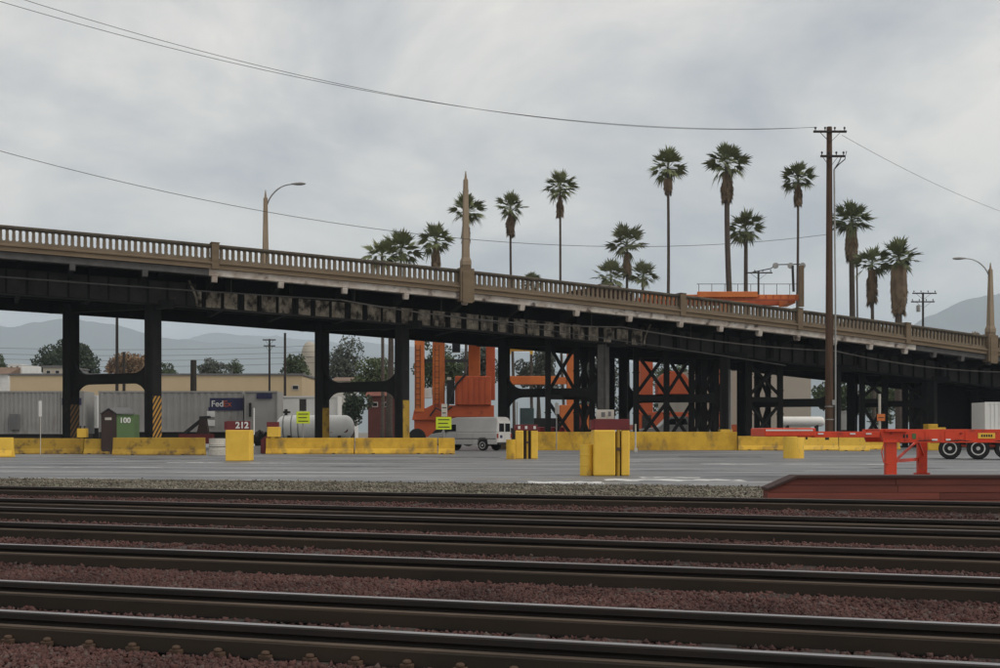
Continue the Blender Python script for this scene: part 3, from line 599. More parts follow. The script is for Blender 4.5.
# ------------------------------------------------------------------ obelisk lamp posts on the viaduct
def obelisk(s, wd, arm, label):
    z0 = .32 if wd < 3 else -1.02; p = B(s, wd, z0); p.z = ZT(s) + z0
    t = empty('street_lamp', p, label, 'street lamp', 'obelisk lamp posts on the viaduct')
    zt = ZT(s) + (5.75 if arm else 6.4); m = MB(); b = .21; tp = .12
    Mx = Matrix.Translation((p.x, p.y, 0)) @ Matrix.Rotation(AZB, 4, 'Z')
    def ring(h, z): return [Mx @ Vector((x * h, y * h, z)) for x, y in ((-1, -1), (1, -1), (1, 1), (-1, 1))]
    rings = [(b + .08, p.z - .02), (b + .08, p.z + .25), (b, p.z + .5), (tp, zt - .55), (tp - .05, zt - .5), (.02, zt)]
    for h, z in rings: m.v += [tuple(v) for v in ring(h, z)]
    for i in range(len(rings) - 1):
        for j in range(4): m.f.append((i * 4 + j, i * 4 + (j + 1) % 4, i * 4 + 4 + (j + 1) % 4, i * 4 + 4 + j))
    m.f += [(3, 2, 1, 0), tuple(len(m.v) - 4 + j for j in range(4))]
    m.build('shaft', M_obel, t)
    if arm:
        dr = (NV * .5 - U * .866) * arm; dr.normalize(); c = Vector((p.x, p.y, 0)); L = 2.8; pts = []
        for i in range(9):
            a = i / 8; pts.append(c + dr * (.12 + (L - 1.0) * a ** 1.25) + Vector((0, 0, zt - 1.0 + 1.35 * (1 - (1 - a) ** 2.1))))
        MB().tube(pts, [.05] * 5 + [.04] * 4, 8).build('arm', M_galv, t, smooth=True)
        e0 = pts[-1]; m = MB(); prof = [(.05, -.1), (.09, .0), (.17, .3), (.18, .6), (.12, .85), (.03, .95)]
        m.lathe((0, 0, 0), prof, 10, 'x'); ang = math.atan2(dr.y, dr.x)
        m.xf(Matrix.Translation(e0 + Vector((0, 0, .02))) @ Matrix.Rotation(ang, 4, 'Z') @ Matrix.Diagonal((1, 1, .6, 1))); m.build('lamp_head', M_galv, t, smooth=True)
obelisk(s_of(265.5, WB - .9), WB - .9, -1, 'tapered concrete lamp post with curved arm rising behind the balustrade')
obelisk(s_of(466), .06, 0, 'bare pointed concrete obelisk post without arm on the balustrade pier')
obelisk(s_of(991), .06, 1, 'tapered concrete lamp post with arm reaching over the road before the mountain')

# ------------------------------------------------------------------ vehicles
def wheel(t, c, r, wdt, Mx, rimm=M_rim, face=-1):
    m = MB(); m.lathe((0, 0, 0), [(r * .62, -wdt / 2), (r * .92, -wdt / 2), (r, -wdt * .32), (r, wdt * .32), (r * .92, wdt / 2), (r * .62, wdt / 2)], 22, 'y')
    m.xf(Mx @ Matrix.Translation(c)); ty = m.build('wheel', M_blk, t, smooth=False)
    m = MB(); m.lathe((0, 0, 0), [(r * .6, face * (wdt / 2 - .04)), (r * .62, face * (wdt / 2 + .006)), (r * .52, face * (wdt / 2 + .004)), (r * .40, face * (wdt / 2 - .05)), (r * .2, face * (wdt / 2 - .03)), (r * .16, face * (wdt / 2 + .03))], 18, 'y')
    m.xf(Mx @ Matrix.Translation(c)); m.build('rim', rimm, ty)
def vehicle(name, loc, ang, side, roofside, wd, tumble, glass, lamps, wheels, wr, bm, label, cat, extra=None, group=None):
    """side: lower body outline (x forward, z); roofside: greenhouse outline; glass: quads on the side faces; built about the rear-axle centre line"""
    Mx = Matrix.Translation(loc) @ Matrix.Rotation(ang, 4, 'Z'); t = empty(name, loc, label, cat, group)
    hw = wd / 2; m = MB().prism(side, 'y', -hw, hw); m.xf(Mx); m.build('body', bm, t, bevel=.06)
    if roofside:
        n = len(roofside); zmin = min(z for _, z in roofside); zmax = max(z for _, z in roofside); vs = []
        for sg in (-1, 1):
            for x, z in roofside: vs.append((x, sg * (hw - .02 - tumble * (z - zmin) / (zmax - zmin)), z))
        m = MB().add(vs, [tuple(range(n - 1, -1, -1)), tuple(range(n, 2 * n))] + [(i, (i + 1) % n, n + (i + 1) % n, n + i) for i in range(n)]); m.xf(Mx); m.build('cab', bm, t, bevel=.09)
        def yy(z): return hw - .02 - tumble * (z - zmin) / (zmax - zmin)
    else:
        def yy(z): return hw
    for g in glass:
        m = MB()
        if g[0] == 'side':
            for sg in (-1, 1):
                mm = MB(); k = len(g[1]); vs = [(x, sg * (yy(z) + .004), z) for x, z in g[1]] + [(x, sg * (yy(z) - .03), z) for x, z in g[1]]
                mm.add(vs, [tuple(range(k)), tuple(range(2 * k - 1, k - 1, -1))] + [(i, (i + 1) % k, k + (i + 1) % k, k + i) for i in range(k)]); mm.xf(Mx); mm.build('side_window', M_glass, t)
        else:
            _, xa, xb, za, zb, ya, yb = g; m.hexa([(xa - .012, ya, za), (xa + .03, ya, za), (xa + .03, yb, za), (xa - .012, yb, za), (xb - .012, ya, zb), (xb + .03, ya, zb), (xb + .03, yb, zb), (xb - .012, yb, zb)] if g[0] == 'rear' else
                   [(xa - .03, ya, za), (xa + .012, ya, za), (xa + .012, yb, za), (xa - .03, yb, za), (xb - .03, ya, zb), (xb + .012, ya, zb), (xb + .012, yb, zb), (xb - .03, yb, zb)])
            m.xf(Mx); m.build('rear_window' if g[0] == 'rear' else 'windscreen', M_glass, t)
    for x0, x1, y0, y1, z0, z1, nm, mm in lamps: m = MB().box(x0, x1, y0, y1, z0, z1); m.xf(Mx); m.build(nm, mm, t, bevel=.01)
    for x in wheels:
        for sg in (-1, 1):
            wheel(t, (x, sg * (hw - .13), wr), wr, .24, Mx, M_rim, sg)
    return t, Mx
# cargo van, rear corner towards the viewer
dv = 83.5; va = math.pi - R(30); fwd = Vector((math.cos(va), math.sin(va), 0)); lft = Vector((-fwd.y, fwd.x, 0))
corner = Vector((X(497, dv), dv, 0)); base = corner - lft * 1.0   # rear centre
vl = [(0, -0.02 + .0, 0, 0, 0, 0)]
M_tail = mat('tail_lamp', (0.28, 0.02, 0.02), None, 2, 0.3)
vehicle('cargo_van', (base.x, base.y, 0), va, [(0, .42), (.75, .42), (.78, .72), (.95, .86), (1.35, .86), (1.52, .72), (1.55, .40), (3.95, .40), (3.98, .72), (4.15, .86), (4.55, .86), (4.72, .72), (4.76, .45), (5.45, .45), (5.5, .95), (5.3, 1.12), (4.5, 1.22), (0, 1.22)],
        [(0, 1.2), (4.52, 1.2), (4.0, 1.95), (3.75, 2.16), (3.4, 2.26), (.3, 2.28), (.08, 2.2), (.01, 2.0)], 2.0, .2,
        [('side', [(3.25, 1.3), (4.2, 1.3), (3.9, 1.75), (3.3, 1.78)]), ('rear', -.012, .0, 1.28, 1.84, .08, .74), ('rear', -.012, .0, 1.28, 1.84, -.74, -.08), ('front', 4.5, 3.98, 1.24, 1.88, -.8, .8)],
        [(-.14, .04, -.96, .96, .40, .56, 'bumper', M_bsteel), (-.02, .06, .82, .985, .85, 1.15, 'tail_lamp', M_tail), (-.02, .06, -.985, -.82, .85, 1.15, 'tail_lamp', M_tail),
         (-.012, .02, .01, .80, .60, 1.98, 'rear_door', M_vandoor), (-.012, .02, -.80, -.01, .60, 1.98, 'rear_door', M_vandoor), (-.025, -.005, .3, .62, .85, 1.05, 'licence_plate', M_navy), (.1, 4.6, .99, 1.012, .78, .84, 'side_moulding', M_grey), (1.9, 1.915, .99, 1.004, .46, 1.19, 'door_seam', M_bsteel), (3.15, 3.165, .99, 1.004, .46, 1.19, 'door_seam', M_bsteel), (3.9, 4.05, 1.0, 1.22, 1.25, 1.5, 'mirror', M_bsteel), (5.42, 5.54, .55, .9, .72, .95, 'headlamp', M_galv)],
        [1.15, 4.35], .37, M_van, 'dirty white cargo van with twin rear windows parked behind the yellow boxes', 'van')
# white pickup
dp = 97.0
pk, _ = vehicle('pickup_truck', (X(724, dp), dp, 0), math.pi, [(0, .5), (.8, .5), (.85, .85), (1.5, .85), (1.55, .5), (3.9, .5), (3.95, .85), (4.6, .85), (4.65, .5), (5.3, .5), (5.35, 1.05), (4.0, 1.2), (3.6, 1.22), (0, 1.22)],
        [(1.9, 1.2), (3.9, 1.2), (3.3, 1.82), (2.2, 1.84)], 1.9, .2, [('side', [(2.2, 1.36), (2.72, 1.36), (2.72, 1.70), (2.32, 1.70)]), ('side', [(2.9, 1.36), (3.5, 1.36), (3.2, 1.70), (2.9, 1.70)])],
        [(-.12, .03, -.85, .85, .5, .66, 'bumper', M_galv)], [1.17, 4.27], .38, M_whitep, 'white pickup truck behind the tall yellow wall under the viaduct', 'pickup'); pk.scale = (1.34, 1.34, 1.34)
# cars on the deck
def deckcar(px, wd, mm, label, rev):
    s = s_of(px, wd); p = B(s, wd, -1.015); ang = AZB + (math.pi if rev else 0)
    t, Mx = vehicle('car', tuple(p), ang, [(0, .3), (.5, .3), (.55, .6), (1.15, .6), (1.2, .28), (3.2, .28), (3.25, .6), (3.85, .6), (3.9, .3), (4.5, .35), (4.5, .75), (3.4, .98), (0, 1.02)],
            [(.25, 1.0), (3.35, .98), (2.55, 1.47), (1.0, 1.5)], 1.75, .25, [('side', [(.9, 1.05), (1.75, 1.05), (1.75, 1.42), (1.15, 1.42)]), ('side', [(1.85, 1.05), (2.95, 1.05), (2.45, 1.42), (1.85, 1.42)])],
            [(-.08, .02, -.8, .8, .35, .6, 'bumper', M_bsteel)], [.85, 3.55], .31, mm, label, 'car', group='cars crossing the viaduct')
    sl = math.atan((ZT(s + 1) - ZT(s - 1)) / 2)
    t.rotation_euler = Vector((math.cos(AZB + math.pi / 2), math.sin(AZB + math.pi / 2), 0)) and (0, 0, 0)
    Rm = Matrix.Rotation(-sl, 4, Vector((-math.sin(AZB), math.cos(AZB), 0))); t.rotation_euler = Rm.to_euler(); t.scale = (1, 1, .9)
deckcar(627, 2.0, M_carred, 'dark maroon car crossing the viaduct among the palm trees', True)
deckcar(840, 3.0, M_carblk, 'black car on the viaduct behind the tall utility pole', False)

# red container chassis
def chassis():
    d = 34.5; t = empty('container_chassis', (X(890, d), d, 0), 'bright red orange container chassis standing on landing legs beside the timber platform', 'chassis')
    xl, xk, xr = X(764, d), X(884, d), X(1230, d); y0, y1 = d, d + 1.6
    zt = Z(430, d); zb = Z(442.5, d)
    for y in (y0, y1):
        MB().prism([(xk, zb), (xk + .25, zb - .0), (xr, zb), (xr, zt + .02), (xk - .1, zt + .02), (xk - .1, zt - .1)], 'y', y, y + .14).build('main_rail', M_red, t, bevel=.008)
        MB().box(xk - .05, xr, y - .07, y - .002, zb - .002, zb + .03).build('rail_flange', M_red, t)
        MB().box(X(812, d), xk - .102, y + .01, y + .13, Z(437.5, d), Z(431.5, d)).build('gooseneck_rail', M_red, t, bevel=.008)
    MB().box(xl, X(815, d), y0 - .1, y1 + .24, Z(436.5, d), Z(428, d)).build('bolster', M_red, t, bevel=.03)
    MB().box(X(765, d), X(812, d), y0 - .105, y0 - .102, Z(431, d), Z(429.5, d)).build('white_strip', M_whitep, t)  # thin white strip along the bolster front
    MB().box(X(884, d), X(906, d), y0 - .12, y1 + .26, Z(432, d), Z(429, d)).build('cross_bolster', M_red, t, bevel=.01)
    for px in (930, 975, 1040, 1110): MB().box(X(px, d), X(px + 5, d), y0 + .142, y1 - .002, zb + .05, zt - .04).build('cross_member', M_red, t)
    # landing legs
    for k, (pa, pb, y) in enumerate(((886, 897, y0 - .02), (918.5, 927.5, y1 + .6))):
        dd = y; a, b = X(pa, dd), X(pb, dd); m = MB().box(a, b, y, y + .2, .06, Z(440 if k == 0 else 441, dd)); m.build('landing_leg', M_red, t, bevel=.012)
        MB().box(a - .06, b + .06, y - .05, y + .26, 0, .06).build('leg_foot', M_red, t)
    a, b = Vector((X(897, d), y0 + .08, 0)), Vector((X(918.5, y1 + .6), y1 + .7, 0))
    MB().bar((a.x, a.y, Z(461, d)), (b.x, b.y, Z(461, d)), .07, .09).build('leg_brace', M_red, t)
    MB().bar((a.x, a.y, Z(460, d)), (b.x - .05, b.y, Z(443, d)), .05, .06).build('leg_brace', M_red, t)
    MB().bar((b.x + .2, b.y, Z(458, d)), (X(938, d), y1, Z(443, d)), .05, .05).build('leg_brace', M_red, t)
    MB().tube([(X(884, d), y0 - .02, zb), (X(881, d), y0 - .05, Z(452, d)), (X(883, d), y0 - .05, Z(462, d)), (X(888, d), y0 - .03, Z(464, d))], .016, 6).build('crank_handle', M_red, t)
    for px in (800, 818, 850, 866, 932, 945): MB().box(X(px, d), X(px + 5.5, d), y0 - .006 if px < 880 else y0 - .012, y0 + .004, Z(434.5 if px < 880 else 440.6, d), Z(433 if px < 880 else 438.8, d)).build('reflector', M_whitep, t)
    pl = MB().box(X(978, d), X(995, d), y0 - .012, y0 - .002, Z(438.5, d), Z(433, d)).build('yellow_plate', M_yel2, t)
    for k in range(5): MB().box(X(981 + 2.4 * k, d), X(982.6 + 2.4 * k, d), y0 - .016, y0 - .013, Z(437, d), Z(434.5, d)).build('plate_mark', M_bsteel, pl)
    MB().box(X(903, d), X(908, d), y0 - .01, y0 - .002, Z(438, d), Z(434.5, d)).build('number_mark', M_bsteel, t); MB().box(X(912, d), X(916, d), y0 - .01, y0 - .002, Z(439, d), Z(433.5, d)).build('number_mark', M_green, t)
chassis()
def chassis_fittings():
    d = 34.5; t = bpy.data.objects['container_chassis']
    for k, (a, b_) in enumerate(((898, 960), (930, 1010))): MB().tube([(X(a + (b_ - a) * i / 8, d), d - .03, Z(441.5 + 1.3 * math.sin(i * 1.3 + k), d)) for i in range(9)], .014, 5).build('air_hose', M_bsteel, t)
    for px in (890, 960, 1010): MB().box(X(px, d), X(px + 2, d), d - .03, d - .003, Z(434, d), Z(432.5, d)).build('marker_lamp', M_tail, t)
    for px in (905, 925, 945, 965): MB().box(X(px, d), X(px + .8, d), d - .014, d - .002, Z(441.5, d), Z(431, d)).build('weld_rib', M_red, t)
    MB().tube([(X(806, d), d - .06, Z(437, d)), (X(806, d), d - .06, Z(439.5, d))], .03, 6).build('lock_pin', M_bsteel, t)
    MB().box(X(826, d), X(829, d), d - .02, d + .1, Z(440, d), Z(437.6, d)).build('twist_lock', M_bsteel, t)
chassis_fittings()
# trailer with white-rimmed wheels behind
def trailer():
    d = 57.5; t = empty('flatbed_trailer', (X(960, d), d, 0), 'red flatbed trailer on black tyres with pale rims behind the red chassis', 'trailer')
    MB().box(X(930, d), X(1150, d), d - .1, d + 2.3, Z(441, d), Z(434, d)).build('deck', M_bsteel, t)
    for px in (950.5, 977, 1003.5):
        for k, y in enumerate((d, d + 2.0)):
            wheel(t, (X(px, d), y + .12, .505), .505, .28, Matrix.Identity(4), M_rim if k == 0 else M_blk, -1)  # far rims black: the dark under the bed is put into their colour
        MB().tube([(X(px, d), d + .1, .5), (X(px, d), d + 2.1, .5)], .07, 8).build('axle', M_bsteel, t)
    for px in (963.5, 990): MB().bar((X(px - 9, d), d + .3, .66), (X(px + 9, d), d + .3, .6), .08, .1).build('spring', M_red, t)
trailer()
bpy.data.objects['flatbed_trailer'].rotation_euler = (0, 0, -math.atan(.372))
def contbox(name, px0, px1, ytop, ybot, d, dep, m, label, cat='container', rib=0.28, group=None, skew=0.0, doors=None):
    """corrugated box standing on a wheeled frame; side towards the viewer"""
    x0, x1, z0, z1 = X(px0, d), X(px1, d), Z(ybot, d), Z(ytop, d)
    t = empty(name, ((x0 + x1) / 2, d, 0), label, cat, group)
    MB().box(x0, x1, d + .05, d + dep, z0 + .02, z1 - .02).build('shell', m, t)
    mb = MB(); x = x0 + .12
    while x < x1 - .1 and rib:
        mb.box(x, min(x + rib * .5, x1 - .05), d + .012, d + .05, z0 + .14, z1 - .12); x += rib
    if rib: mb.build('corrugation', m, t)
    for a, b in ((z0, z0 + .14), (z1 - .12, z1)): MB().box(x0, x1, d - .01, d + .05, a, b).build('side_rail', m, t)
    for a, b in ((x0 - .004, x0 + .1), (x1 - .1, x1 + .004)): MB().box(a, b, d - .016, d + .055, z0 - .004, z1 + .004).build('corner_post', m, t)
    return t, (x0, x1, z0, z1)
def frame_under(t, b, d, m=M_bsteel, dep=2.4):
    x0, x1, z0, z1 = b
    MB().box(x0, x1, d + .3, d + dep - .3, .55, z0 + .018).build('underframe', m, t)
    for x in np.linspace(x0 + .8, x1 - .8, max(2, int((x1 - x0) / 3.5))):
        m_ = MB(); m_.lathe((x, d + .5, .45), [(.2, 0), (.45, .0), (.45, .13), (.2, .13)], 18, 'y'); m_.lathe((x, d + dep - .6, .45), [(.2, 0), (.45, .0), (.45, .13), (.2, .13)], 18, 'y'); m_.bar((x, d + .5, .45), (x, d + dep - .5, .45), .12); m_.build('wheelset', M_blk, t)
DC = 97.0
t, b = contbox('freight_container', -70, 60, 391, 434, DC, 2.5, M_cont, 'grey corrugated freight container near the barrier end, with pale marks', rib=.34); frame_under(t, b, DC)
MB().box(X(11, DC), X(20, DC), DC - .35, DC - .02, Z(430, DC), Z(414, DC)).build('electrical_box', M_roofg, t, bevel=.02)
t, b = contbox('freight_container', 61, 84, 391, 434, DC, 2.5, M_cont, 'short grey container with dark logo panel behind the black column', rib=.34); frame_under(t, b, DC)
MB().box(X(62, DC), X(81.5, DC), DC - .03, DC - .012, Z(405, DC), Z(398, DC)).build('logo_panel', M_navy, t)
t, b = contbox('freight_container', 85, 97.5, 395, 428, DC + 5, 2.5, M_contw, 'white container end between two grey containers', rib=0); frame_under(t, b, DC + 5)
t, b = contbox('freight_container', 98.5, 243, 391, 432, DC, 2.5, M_cont, 'long grey container with purple courier logo behind the tank yard', rib=.52); frame_under(t, b, DC)
lp = MB().box(X(210, DC), X(246.5, DC) - .25, DC - .035, DC - .018, Z(410.5, DC), Z(398, DC)).build('logo_panel', M_navy, t)
text('Fed', 'logo_lettering', M_whitep, lp, (X(217.5, DC), DC - .045, Z(404, DC)), (R(90), 0, 0), .66, .008)
text('Ex', 'logo_lettering', M_orange_t, lp, (X(227.5, DC), DC - .045, Z(404, DC)), (R(90), 0, 0), .66, .008)
for a, c in ((417, 411), (426, 420)): MB().box(X(207, DC), X(215, DC), DC - .03, DC - .018, Z(a, DC), Z(c, DC)).build('white_label', M_whitep, t)
MB().box(X(208.5, DC), X(211.5, DC), DC - .03, DC - .018, Z(411, DC), Z(407, DC)).build('dark_label', M_navy, t)
t, b = contbox('freight_container', 244.5, 277.5, 391, 432, DC - .6, 2.5, M_cont, 'grey container end with small dark logo beside the white trailer', rib=0); frame_under(t, b, DC - .6)
MB().box(X(258, DC), X(273.5, DC), DC - .64, DC - .612, Z(399, DC), Z(393.5, DC)).build('logo_panel', M_navy, t)
MB().box(X(250.5, DC), X(253, DC), DC - .66, DC - .612, Z(417, DC), Z(403, DC)).build('door_bar', M_bsteel, t)
t, b = contbox('box_trailer', 278, 338, 396, 425, DC + 4, 2.5, M_contw, 'plain white box trailer behind the white propane tank', 'trailer', rib=0); frame_under(t, b, DC + 4)
t, b = contbox('freight_container', 985, 1080, 402, 431, 88, 2.5, M_contw, 'white corrugated container at the foot of the lamp post pier', rib=.3); frame_under(t, b, 88)
t, b = contbox('freight_container', 840, 855, 411, 430, 128, 2.5, M_cont, 'small grey container in the shade beyond the utility pole', rib=0); frame_under(t, b, 128)
# trailer hitch stand in front of the grey container
d = 94.5; t = empty('trailer_hitch', (X(200, d), d, 0), 'black folding trailer hitch arm standing before the grey container', 'hitch')
MB().box(X(180, d), X(213, d), d - .4, d + .4, Z(437, d) - .5, Z(434, d)).build('hitch_base', M_mar, t)
MB().prism([(X(197, d), Z(434, d)), (X(209, d), Z(434, d)), (X(206.5, d), Z(419, d)), (X(201, d), Z(419, d))], 'y', d - .25, d + .25).build('stand', M_brown, t)
MB().bar((X(184, d), d, Z(434, d)), (X(204, d), d, Z(418, d)), .2, .25).build('arm', M_bsteel, t); MB().bar((X(200, d), d, Z(417.8, d)), (X(210, d), d, Z(417.2, d)), .5, .2).build('hitch_head', M_bsteel, t)

# propane tank
def tank(px0, px1, ytop, ybot, d, label, cap=1, dots=True):
    r = (Z(ytop, d) - Z(ybot, d)) / 2; zc = (Z(ytop, d) + Z(ybot, d)) / 2; x0, x1 = X(px0, d), X(px1, d)
    t = empty('storage_tank', ((x0 + x1) / 2, d, 0), label, 'tank')
    pr = [(r * math.sin(a), x0 + r * .8 * (1 - math.cos(a))) for a in [i * math.pi / 16 for i in range(1, 9)]]
    pr += [(r, x1 - r * .8)] + [(r * math.cos(a), x1 - r * .8 * (1 - math.sin(a))) for a in [i * math.pi / 16 for i in range(1, 8)]]
    MB().lathe((0, d + r, zc), pr, 28, 'x').build('vessel', M_tank, t, smooth=True)
    for f in (.18, .82):
        x = x0 + (x1 - x0) * f; MB().box(x - .12, x + .12, d + r - .7 * r, d + r + .7 * r, 0, zc - r * .72).build('saddle', M_bsteel, t)
    if dots:
        for px in (331, 345): MB().lathe((X(px, d), d - .02 + r * .12, Z(430, d)), [(.2, 0), (.2, .5)], 12, 'y').build('valve_cap', M_mar, t)
        MB().tube([(X(284, d), d + r, Z(415.5, d)), (X(284, d), d + r, Z(409, d))], .12, 8).build('valve', M_bsteel, t); MB().box(X(281.5, d), X(288, d), d + r - .2, d + r + .2, Z(413, d), Z(411, d)).build('valve_wheel', M_bsteel, t)
        for px in (282, 290, 297):
            m = MB(); m.lathe((X(px, d), d + r, zc), [(r * 1.01, 0), (r * 1.01, .1)], 28, 'x'); m.build('strap', M_galv, t, smooth=False)
    return t
tank(274, 353, 415, 439, 93, 'white horizontal propane tank with maroon valve caps behind the barrier')
tank(780, 826, 416.5, 426.5, 128, 'far slim white tank in front of the cream wall', dots=False)

# ------------------------------------------------------------------ barriers
JP = [(-.30, 0), (.30, 0), (.30, .07), (.15, .30), (.085, .86), (-.085, .86), (-.15, .30), (-.30, .07)]
def barrier(px0, px1, ybase, h, m, label, tall=False, rot=0):
    d = F * H / (ybase - YH) + .3; x0, x1 = X(px0, d), X(px1, d); c = (x0 + x1) / 2
    pf = [(y, z * h / .86) for y, z in JP] if not tall else [(-.3, 0), (.3, 0), (.3, h), (-.3, h)]
    hl = (x1 - x0) / 2 - .02
    mb = MB().prism(pf, 'x', -hl, hl)
    o = mb.build('concrete_barrier', m, None, bevel=.02, local=True); o.location = (c, d, 0); o.rotation_euler = (0, 0, rot); ORG[o.name] = Vector((c, d, 0))
    tag(o, label, 'barrier', 'yellow concrete barriers'); o.location.z = 0
    # lifting slots
    if not tall:
        for f in (-.55, .55):
            k = MB().box(f * hl - .09, f * hl + .09, -.306, -.28, .012, .055); k.build('lifting_slot', M_bsteel, o, local=True)
    return o
barrier(-60, 13.5, 457.2, .98, M_yel2, 'bright yellow barrier end standing in front of the barrier row by the grey container')
barrier(8, 84.5, 454, .9, M_yeld, 'dirty yellow barrier behind the thin marker post beside the grey container')
barrier(84.5, 112, 454.2, .88, M_yeld, 'short dirty yellow barrier beside the brown booth')
barrier(113, 205.5, 455.0, .95, M_yeld, 'rust stained yellow barrier between the green booth and the white drum')
barrier(266, 354.5, 454, .92, M_yel, 'yellow barrier in front of the propane tank')
barrier(355, 437.5, 454, .92, M_yel, 'yellow barrier at the foot of the yellow banded column')
barrier(438, 455, 454.3, .92, M_yel, 'stub of yellow barrier beside the cargo van')
barrier(535, 736.5, 450.2, 1.27, M_yel, 'tall long yellow wall in front of the shoring frames', True)
barrier(737.5, 786, 450.4, .98, M_yel, 'yellow barrier joining the tall wall behind the yellow cylinder')
barrier(786.5, 838, 450.4, 1.0, M_yel2, 'yellow barrier at the foot of the utility pole')
barrier(839, 869, 451, 1.02, M_yel2, 'bright yellow barrier turned beside the red chassis leg', rot=-.18)
barrier(866, 900, 449.6, 1.0, M_yel, 'yellow barrier partly hidden by the red chassis', rot=.12)
MB().prism([(X(719, 89.5), 1.27), (X(731, 89.5), 1.27), (X(731, 89.5), 1.45), (X(719, 89.5), 1.45)], 'y', 88.9, 89.9).top('pedestal_block', M_yel2, (X(725, 89.5), 89.4, 1.27), 'small yellow block on the tall yellow wall before a column', 'block')
t = empty('yellow_block', (X(936, 86), 86, 0), 'stepped yellow concrete block in the shade behind the red chassis', 'block')
MB().box(X(928, 86), X(946, 86), 86, 87, 0, Z(427.5, 86)).build('block_base', M_yel, t, bevel=.03); MB().box(X(928, 86), X(938, 86), 86, 87, Z(427.5, 86) - .002, Z(424, 86)).build('block_step', M_yel, t, bevel=.03)

# ------------------------------------------------------------------ numbered yellow boxes, drums
def drum(px, ytop, ybase, wpx, m, label, band=None, cat='drum'):
    d = F * H / (ybase - YH); r = wpx / 2 * d / F; h = Z(ytop, d); x = X(px, d); dd = d + r
    t = empty('drum', (x, dd, 0), label, cat)
    pr = [(r * .97, 0), (r, .02)]
    for f in (.33, .66): pr += [(r, h * f - .03), (r * 1.03, h * f), (r, h * f + .03)]
    pr += [(r, h - .03), (r * 1.03, h - .015), (r * 1.0, h), (r * .94, h), (r * .93, h - .03), (.01, h - .03)]
    MB().lathe((x, dd, 0), pr, 24).build('shell', m, t, smooth=False)
    if band: MB().lathe((x, dd, 0), [(r * 1.035, band[0] * h), (r * 1.04, band[0] * h + .01), (r * 1.04, band[1] * h), (r * 1.035, band[1] * h + .005)], 24).build('band', band[2], t)
    return t
M_drumw = mat('drum_white', (0.55, 0.52, 0.46), (0.42, 0.40, 0.35), 2, 0.7, c3=(.25, .2, .15), s3=2, lo3=.6, hi3=.75)
drum(215.5, 438.5, 455.5, 16.5, M_drumw, 'worn white drum at the end of the stained barrier', band=(.5, .53, M_grey))
drum(587, 444.5, 475.8, 13.5, M_yel2, 'yellow drum with dark open top beside the maroon topped block')
drum(511, 439.5, 459.3, 9.5, M_yel, 'small yellow drum against the row of yellow panels')
def smooth_cyl(px, ytop, ybase, wpx, m, label):
    d = F * H / (ybase - YH); r = wpx / 2 * d / F; h = Z(ytop, d)
    MB().lathe((X(px, d), d + r, 0), [(r, 0), (r * 1.0, h * .5), (r * .98, h - .12), (r * .93, h - .03), (r * .8, h)], 32).top('bollard', m, (X(px, d), d + r, 0), label, 'bollard', smooth=False)
smooth_cyl(796, 435, 458.4, 20.5, M_yel2, 'stout smooth yellow concrete cylinder under the red chassis bolster')
def numbered_box(px0, px1, ytop, ymid, ybase, label, txt=None, gap=None, dep=.9):
    d = F * H / (ybase - YH); x0, x1 = X(px0, d), X(px1, d); zt, zm = Z(ytop, d), Z(ymid, d)
    t = empty('numbered_block', ((x0 + x1) / 2, d, 0), label, 'marker block', 'yellow marker blocks with maroon boards')
    if gap:
        ga, gb = X(gap[0], d), X(gap[1], d)
        MB().box(x0, ga, d, d + dep, 0, zm).build('yellow_panel', M_yel2, t, bevel=.04); MB().box(gb, x1, d + .06, d + dep, 0, zm).build('yellow_panel', M_yel2, t, bevel=.04)
        MB().box(ga + .003, gb - .003, d + .25, d + dep - .05, 0, zm - .05).build('dark_gap', M_brown, t)
        MB().tube([((ga + gb) / 2, d + .10, 0), ((ga + gb) / 2, d + .10, zm + .06)], .05, 8).build('steel_post', M_yeld, t)
        MB().box((ga + gb) / 2 - .07, (ga + gb) / 2 + .07, d + .04, d + .16, zm * .55, zm * .62).build('latch', M_clip, t)
    else: MB().box(x0, x1, d, d + dep, 0, zm).build('yellow_panel', M_yel2, t, bevel=.04)
    bd = MB().box(x0 + .02, x1 - .01, d + .05, d + .22, zm + .004, zt).build('number_board', M_mar, t, bevel=.01)
    MB().box(x0 - .06, x0 + .016, d + .06, d + .7, zm + .02, zt - .02).build('side_board', M_mar, t)
    if txt: text(txt, 'number_lettering', M_whitep, bd, ((x0 + x1) / 2 + .19, d + .043, (zm + zt) / 2), (R(90), 0, 0), (zt - zm) * .98, .012)
    return t, d, zt
numbered_box(225.3, 249.7, 421, 430, 461, 'yellow marker block with maroon 212 board in front of the grey container', '212')
t, d, zt = numbered_box(593.5, 630, 419, 430, 476, 'large yellow marker block split by a rusty post, plain maroon board', None, (615.5, 621.5), 1.0)
m = MB().box(X(597, d), X(615, d), d + .3, d + .42, zt + .003, zt + .27); m.build('white_sign', M_drumw, t, bevel=.01)
MB().box(X(602, d), X(606, d), d + .296, d + .3, zt + .06, zt + .2).build('sign_mark', M_roofg, t); MB().box(X(609, d), X(612, d), d + .296, d + .3, zt + .08, zt + .22).build('sign_mark', M_roofg, t)
t, d, zt = numbered_box(515.5, 537.8, 424.5, 430.5, 459, 'yellow marker block of three panels with maroon board beside the cargo van', None, (523.5, 531), .8)
for px in (518, 525, 533.5): MB().box(X(px, d), X(px + 2.4, d), d + .036, d + .046, Z(429, d), Z(426, d)).build('number_mark', M_whitep, t)

